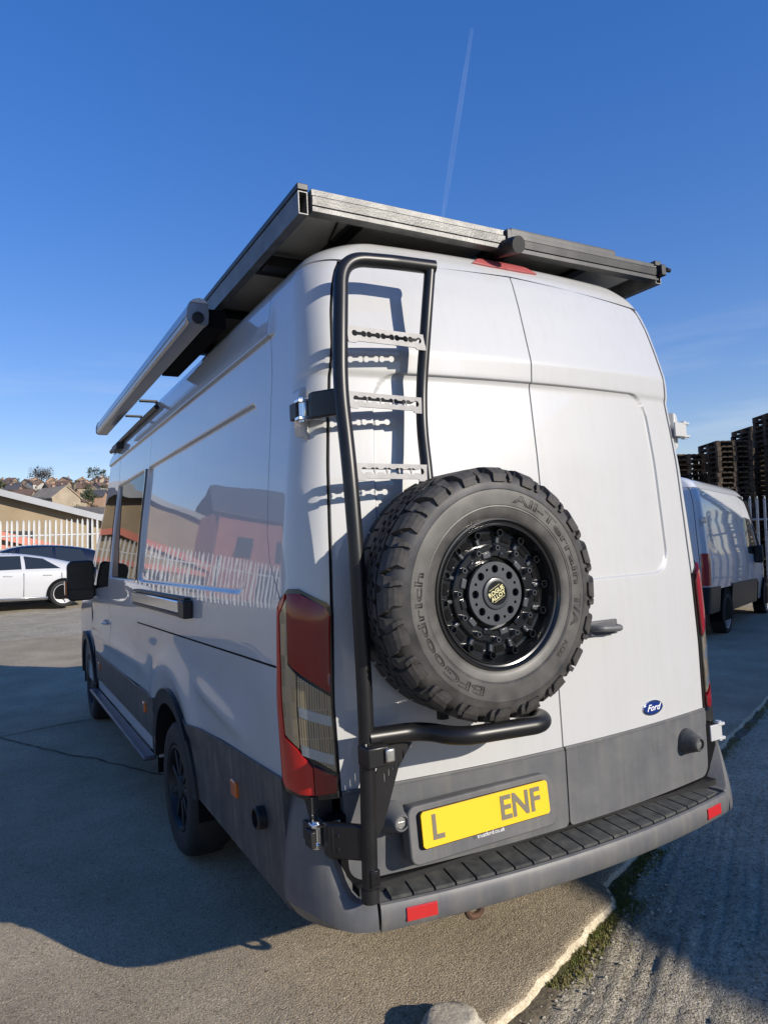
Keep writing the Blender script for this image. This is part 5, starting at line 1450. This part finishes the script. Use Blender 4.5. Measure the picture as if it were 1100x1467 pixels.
for yy_ in (2.75, 3.3):
    mb = MB(); mb.box((.10, yy_ - 2.6, .012), (.11, .045, .010)); mb.box((.165, yy_ - 2.6, -.012), (.05, .045, .010), Matrix.Rotation(.9, 3, 'Y')); mb.obj('bracket', 'black_plastic', AW, smooth=False)
mb = MB(); mb.box((.085, 1.55 - 2.6, .05), (.09, .95, .085)); mb.obj('mounting_plate', 'seam_black', AW, smooth=False)

# ------------------------------------------------------------------ parked cars at left
def car(name, label, loc, rz, paint, st, wbase, wr, lampside=True, zoff=0):
    """st: stations (y, zb, zbelt, zroof, w, wr) from tail to nose; flank windows between belt and roof"""
    t = thing(name, label, 'car', loc, (TILT @ Matrix.Rotation(rz, 4, 'Z')).to_euler())
    prof = []
    for y, zb, ze, zr, w, wr_ in st:
        h = zr - ze
        prof.append([(w * .90, y, zb), (w * .985, y, zb + .10), (w, y, zb + (ze - zb) * .55), (w * .985, y, ze - .06), (w * .95, y, ze), ((w * .95 + wr_) / 2 + .01, y, ze + h * .5), (wr_, y, zr - min(.05, h * .3)), (wr_ * .82, y, zr - .004), (0, y, zr + .012)])
    n = 9; v = []; f = []
    for p in prof: v += p
    off = len(v)
    for p in prof: v += [(-a, b, c) for a, b, c in p]
    for i in range(len(prof) - 1):
        for k in range(n - 1):
            f.append((i * n + k, i * n + k + 1, (i + 1) * n + k + 1, (i + 1) * n + k)); f.append((off + (i + 1) * n + k, off + (i + 1) * n + k + 1, off + i * n + k + 1, off + i * n + k))
    for b in (0, (len(prof) - 1) * n): f.append(tuple(b + k for k in range(n)) + tuple(off + b + k for k in range(n - 2, -1, -1)))
    mb = MB(); mb.add(v, f); body = mb.obj('body', paint, t, ang=42)
    ss = body.modifiers.new('s', 'SUBSURF'); ss.levels = 2; ss.render_levels = 2
    def side(y, u, s, o=.008):
        ys_ = [q[0] for q in st]
        ze = np.interp(y, ys_, [q[2] for q in st]); zr = np.interp(y, ys_, [q[3] for q in st]); w = np.interp(y, ys_, [q[4] for q in st]) * .95; wr_ = np.interp(y, ys_, [q[5] for q in st])
        z = ze + (zr - ze) * u; x = w + (wr_ - w) * u
        return (s * (x + o), y, z)
    return t, side
def glass(t, side, segs, m='dark_glass'):
    for s in (-1, 1):
        for (pts) in segs:
            mb = MB(); mb.add([side(y, u, s, .014) for y, u in pts] + [side(y, u, s, -.03) for y, u in pts], [tuple(range(len(pts))), tuple(range(2 * len(pts) - 1, len(pts) - 1, -1))] + [(i, (i + 1) % len(pts), len(pts) + (i + 1) % len(pts), len(pts) + i) for i in range(len(pts))])
            mb.obj('window', m, t, smooth=False)
def car_wheel(t, x, y, r, w=.23):
    s = 1 if x > 0 else -1
    e = empty('wheel', (x, y, r), (0, 0, PI / 2 if s > 0 else -PI / 2), t)
    mb = MB(); mb.lathe([(r * .70, .02), (r * .8, 0), (r * .93, .006), (r, .04), (r, w - .04), (r * .93, w), (r * .68, w)], 40); mb.obj('tyre', 'road_tyre', e)
    mb = MB(); mb.lathe([(r * .71, .05), (r * .715, .012), (r * .66, .015), (r * .64, .06), (r * .2, .09), (.0001, .09)], 40); rm = mb.obj('rim', 'alloy_wheel', e)
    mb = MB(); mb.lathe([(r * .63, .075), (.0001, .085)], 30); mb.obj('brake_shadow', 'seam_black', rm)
    for k in range(5):
        a = 2 * PI * k / 5; sb = MB(); sb.prism([(r * .10, -.045), (r * .66, -.030), (r * .66, .030), (r * .10, .045)], .018, .045, lambda a_, b_, d_: (a_, d_, b_)); s2 = MB(); s2.add([Matrix.Rotation(-a, 3, 'Y') @ Vector(p) for p in sb.v], sb.f); s2.obj('spoke', 'alloy_wheel', rm)
# white fastback: tail at +, nose at -, lies across the view
ST = [(0, .42, .80, .93, .80, .74), (.12, .30, .90, 1.03, .89, .80), (.45, .22, .95, 1.08, .93, .78), (.9, .20, .97, 1.19, .945, .70), (1.5, .20, .97, 1.34, .95, .66), (2.2, .20, .96, 1.42, .95, .65), (2.9, .20, .95, 1.40, .95, .65), (3.4, .20, .945, 1.22, .95, .70), (3.75, .21, .94, 1.04, .945, .80), (4.4, .22, .86, .93, .93, .80), (4.8, .28, .72, .80, .88, .78), (4.93, .36, .60, .66, .78, .70)]
carA, sideA = car('white_saloon', 'white fastback saloon car parked side on before the white fence', (.72, 19.15, gz(0, 19) + .01), rad(90 + 3), 'car_white', ST, 2.9, .34)
glass(carA, sideA, [[(1.95, .08), (2.75, .06), (2.62, .84), (1.97, .86)], [(1.05, .12), (1.86, .08), (1.88, .86), (1.45, .80)], [(2.9, .06), (3.4, .08), (3.15, .62), (2.82, .82)]])
for s in (-1, 1):
    for y in (.98, 3.95): car_wheel(carA, s * .972, y, .345)
    for y in (1.35, 2.25):
        mb = MB(); mb.box((s * .958, y, .84), (.02, .20, .028)); mb.obj('door_handle', 'car_white', carA, bevel=.006)
    for y in (.98, 3.95):
        mb = MB(); mb.prism([(y + .40 * math.cos(a), .345 + .40 * math.sin(a)) for a in np.linspace(-.35, PI + .35, 24)], .80, .958, lambda a_, b_, d_: (s * d_, a_, b_)); mb.obj('wheel_arch', 'seam_black', carA, smooth=False)
    mb = MB(); mb.box((s * .78, .05, .86), (.26, .06, .08)); mb.obj('tail_lamp', 'bright_red', carA, bevel=.01)
    for y in (1.02, 1.9, 2.85):
        mb = MB(); mb.box((s * .951, y, .60), (.006, .008, .60)); mb.obj('door_seam', 'seam_black', carA, smooth=False)
    mb = MB(); mb.box((s * .94, 2.45, .26), (.04, 2.2, .05)); mb.obj('sill_trim', 'chrome', carA, bevel=.01)
ST2 = [(0, .5, .92, 1.05, .80, .72), (.12, .35, .98, 1.2, .88, .78), (.5, .25, 1.02, 1.44, .92, .72), (1.2, .22, 1.02, 1.56, .93, .68), (2.1, .22, 1.0, 1.60, .93, .68), (2.8, .22, .99, 1.54, .93, .68), (3.4, .22, .98, 1.26, .93, .74), (3.7, .23, .97, 1.08, .92, .80), (4.3, .25, .90, .98, .90, .8), (4.6, .35, .72, .80, .80, .74)]
carB, sideB = car('dark_estate', 'dark blue car parked behind the white fastback', (1.35, 21.3, gz(0, 21.3) + .01), rad(90 + 3), 'car_navy', ST2, 2.7, .33)
glass(carB, sideB, [[(1.7, .10), (2.6, .08), (2.55, .86), (1.72, .88)], [(.75, .16), (1.62, .10), (1.64, .88), (.95, .82)], [(2.7, .08), (3.3, .12), (3.0, .66), (2.66, .84)]])
for s in (-1, 1):
    for y in (.9, 3.6): car_wheel(carB, s * .95, y, .33)

# ------------------------------------------------------------------ second white van at right
WZ2 = [(.2, .93), (.5, .96), (.9, .985), (1.2, .985), (1.5, .965), (1.9, .925), (2.2, .885), (2.4, .83), (2.52, .74), (2.58, .64), (2.62, .5), (2.64, .3), (2.9, .3)]
YZ2 = [(.2, 0), (1.2, .0), (1.8, .03), (2.2, .07), (2.42, .12), (2.54, .2), (2.60, .32), (2.64, .5), (2.9, .6)]
RZ2 = [(.2, .11), (1.6, .11), (2.3, .09), (2.9, .12)]
def feat2(p, z): return -.012 * smooth01(-ssd_rrect(p, z, 1.04 + .35, 1.04 + 3.2, 1.42, 2.02, .08) / .03 + .5)
S2 = Shell(WZ2, YZ2, RZ2, .06, .2, feat2, .05)
v2 = thing('panel_van', 'white panel van parked at right in the shade before the pallets', 'van', (7.33, 6.07, gz(8.5, 6.2) + .01), (TILT @ Matrix.Rotation(rad(-66), 4, 'Z')).to_euler())
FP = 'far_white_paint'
loft('inner_shell', S2, frange(.75, 2.45, .1), frange(0, .86, .1) + frange(.86, 1.06, .04) + frange(1.1, S2.py(4.3), .2), -.02, 'seam_black', v2, (1, -1))
for sx in (-1, 1):
    pl2 = frange(.1, .87, .1) + frange(.86, 1.06, .02) + frange(1.1, S2.py(5.6), .15); zl2 = frange(.7, 2.6, .08) + frange(2.3, 2.64, .03)
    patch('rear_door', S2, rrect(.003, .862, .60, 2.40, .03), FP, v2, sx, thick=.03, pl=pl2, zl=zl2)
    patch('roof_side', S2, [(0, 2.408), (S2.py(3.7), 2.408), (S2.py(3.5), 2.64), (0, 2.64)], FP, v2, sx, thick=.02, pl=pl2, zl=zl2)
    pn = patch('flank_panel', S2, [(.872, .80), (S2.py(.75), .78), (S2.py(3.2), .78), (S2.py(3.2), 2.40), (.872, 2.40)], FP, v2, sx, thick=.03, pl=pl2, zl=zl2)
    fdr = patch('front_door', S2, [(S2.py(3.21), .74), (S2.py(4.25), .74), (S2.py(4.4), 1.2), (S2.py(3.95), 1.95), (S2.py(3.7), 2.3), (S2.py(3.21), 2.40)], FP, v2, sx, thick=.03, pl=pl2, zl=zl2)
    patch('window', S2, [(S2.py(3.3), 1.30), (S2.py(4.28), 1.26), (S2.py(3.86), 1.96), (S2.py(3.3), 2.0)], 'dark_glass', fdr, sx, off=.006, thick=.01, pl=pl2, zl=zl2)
    patch('lower_cladding', S2, [(.87, .42), (S2.py(.82), .42), (S2.py(.82), .82), (.87, .84)], 'black_plastic', v2, sx, off=.02, thick=.05, pl=pl2, zl=zl2)
    patch('lower_cladding', S2, [(S2.py(1.72), .36), (S2.py(4.0), .36), (S2.py(4.0), .80), (S2.py(1.72), .82)], 'black_plastic', v2, sx, off=.02, thick=.05, pl=pl2, zl=zl2)
    patch('tail_lamp', S2, rrect(.885, S2.py(.20), .86, 1.36, (.02, .02, .05, .02)), 'red_lens', v2, sx, off=.012, thick=.03, pl=pl2, zl=zl2)
    mb = MB(); mb.box((sx * 1.06, 3.85, 1.28), (.16, .10, .34)); mb.box((sx * .96, 3.9, 1.18), (.14, .06, .08)); mb.obj('door_mirror', 'black_plastic', v2, bevel=.03)
    for wy in (1.28, 4.95):
        car_wheel(v2, sx * 1.0, wy, .345)
        mb = MB(); mb.prism([(wy + .42 * math.cos(a), .36 + .42 * math.sin(a)) for a in np.linspace(-.3, PI + .3, 24)], .80, .992, lambda a_, b_, d_: (sx * d_, a_, b_)); mb.obj('wheel_arch', 'seam_black', v2, smooth=False)
    mb = MB(); mb.box((sx * .95, .10, 1.88), (.06, .08, .09)); mb.obj('hinge', 'zinc', v2, bevel=.008)
cv = S2.S(np.array(frange(0, 1.06, .1) + frange(1.1, S2.py(3.5), .3) + [S2.py(3.5)]), np.full(len(frange(0, 1.06, .1) + frange(1.1, S2.py(3.5), .3)) + 1, 2.6399), np.zeros(len(frange(0, 1.06, .1) + frange(1.1, S2.py(3.5), .3)) + 1), 1)
vv = []; ff = []
for q in cv: vv += [tuple(q), (-float(q[0]), float(q[1]), float(q[2]))]
for i in range(len(cv) - 1): ff.append((2 * i, 2 * i + 2, 2 * i + 3, 2 * i + 1))
mesh('roof', vv, ff, FP, v2)
# its nose
def nose2():
    zs = [.38, .6, .9, 1.1, 1.22, 1.32, 1.6, 2.0, 2.3, 2.45, 2.56, 2.62]; yf = [5.85, 5.95, 5.95, 5.8, 5.5, 5.1, 4.75, 4.35, 4.08, 3.95, 3.85, 3.8]
    v = []; rows_ = []
    for z, y1 in zip(zs, yf):
        w = float(S2.W(z)) - .004; y0 = 4.25 if z < 1.3 else y1 - .35
        row = [(-w, y0, z)] + [(-(w - .35 + .35 * math.cos(a)), y0 + (y1 - y0) * math.sin(a), z) for a in np.linspace(.15, PI / 2, 8)] + [(0, y1 + .03, z)]
        rows_.append(row + [(-x, y, q) for x, y, q in row[-2::-1]])
    n = len(rows_[0]); v = [q for r in rows_ for q in r]; f = []
    for i in range(len(rows_) - 1):
        for k in range(n - 1): f.append((i * n + k + 1, i * n + k, (i + 1) * n + k, (i + 1) * n + k + 1))
    mesh('cab_front', v, f, FP, v2, ang=50)
nose2()
mb = MB(); mb.box((0, -.02, .50), (1.7, .16, .16)); mb.obj('bumper', 'black_plastic', v2, bevel=.03)
mb = MB(); mb.box((0, 2.6, .60), (1.5, 5, .36)); mb.obj('underbody', 'seam_black', v2, smooth=False)
mb = MB(); mb.box((.72, -.075, .80), (.16, .012, .05)); mb.obj('sticker', 'print_white', v2)
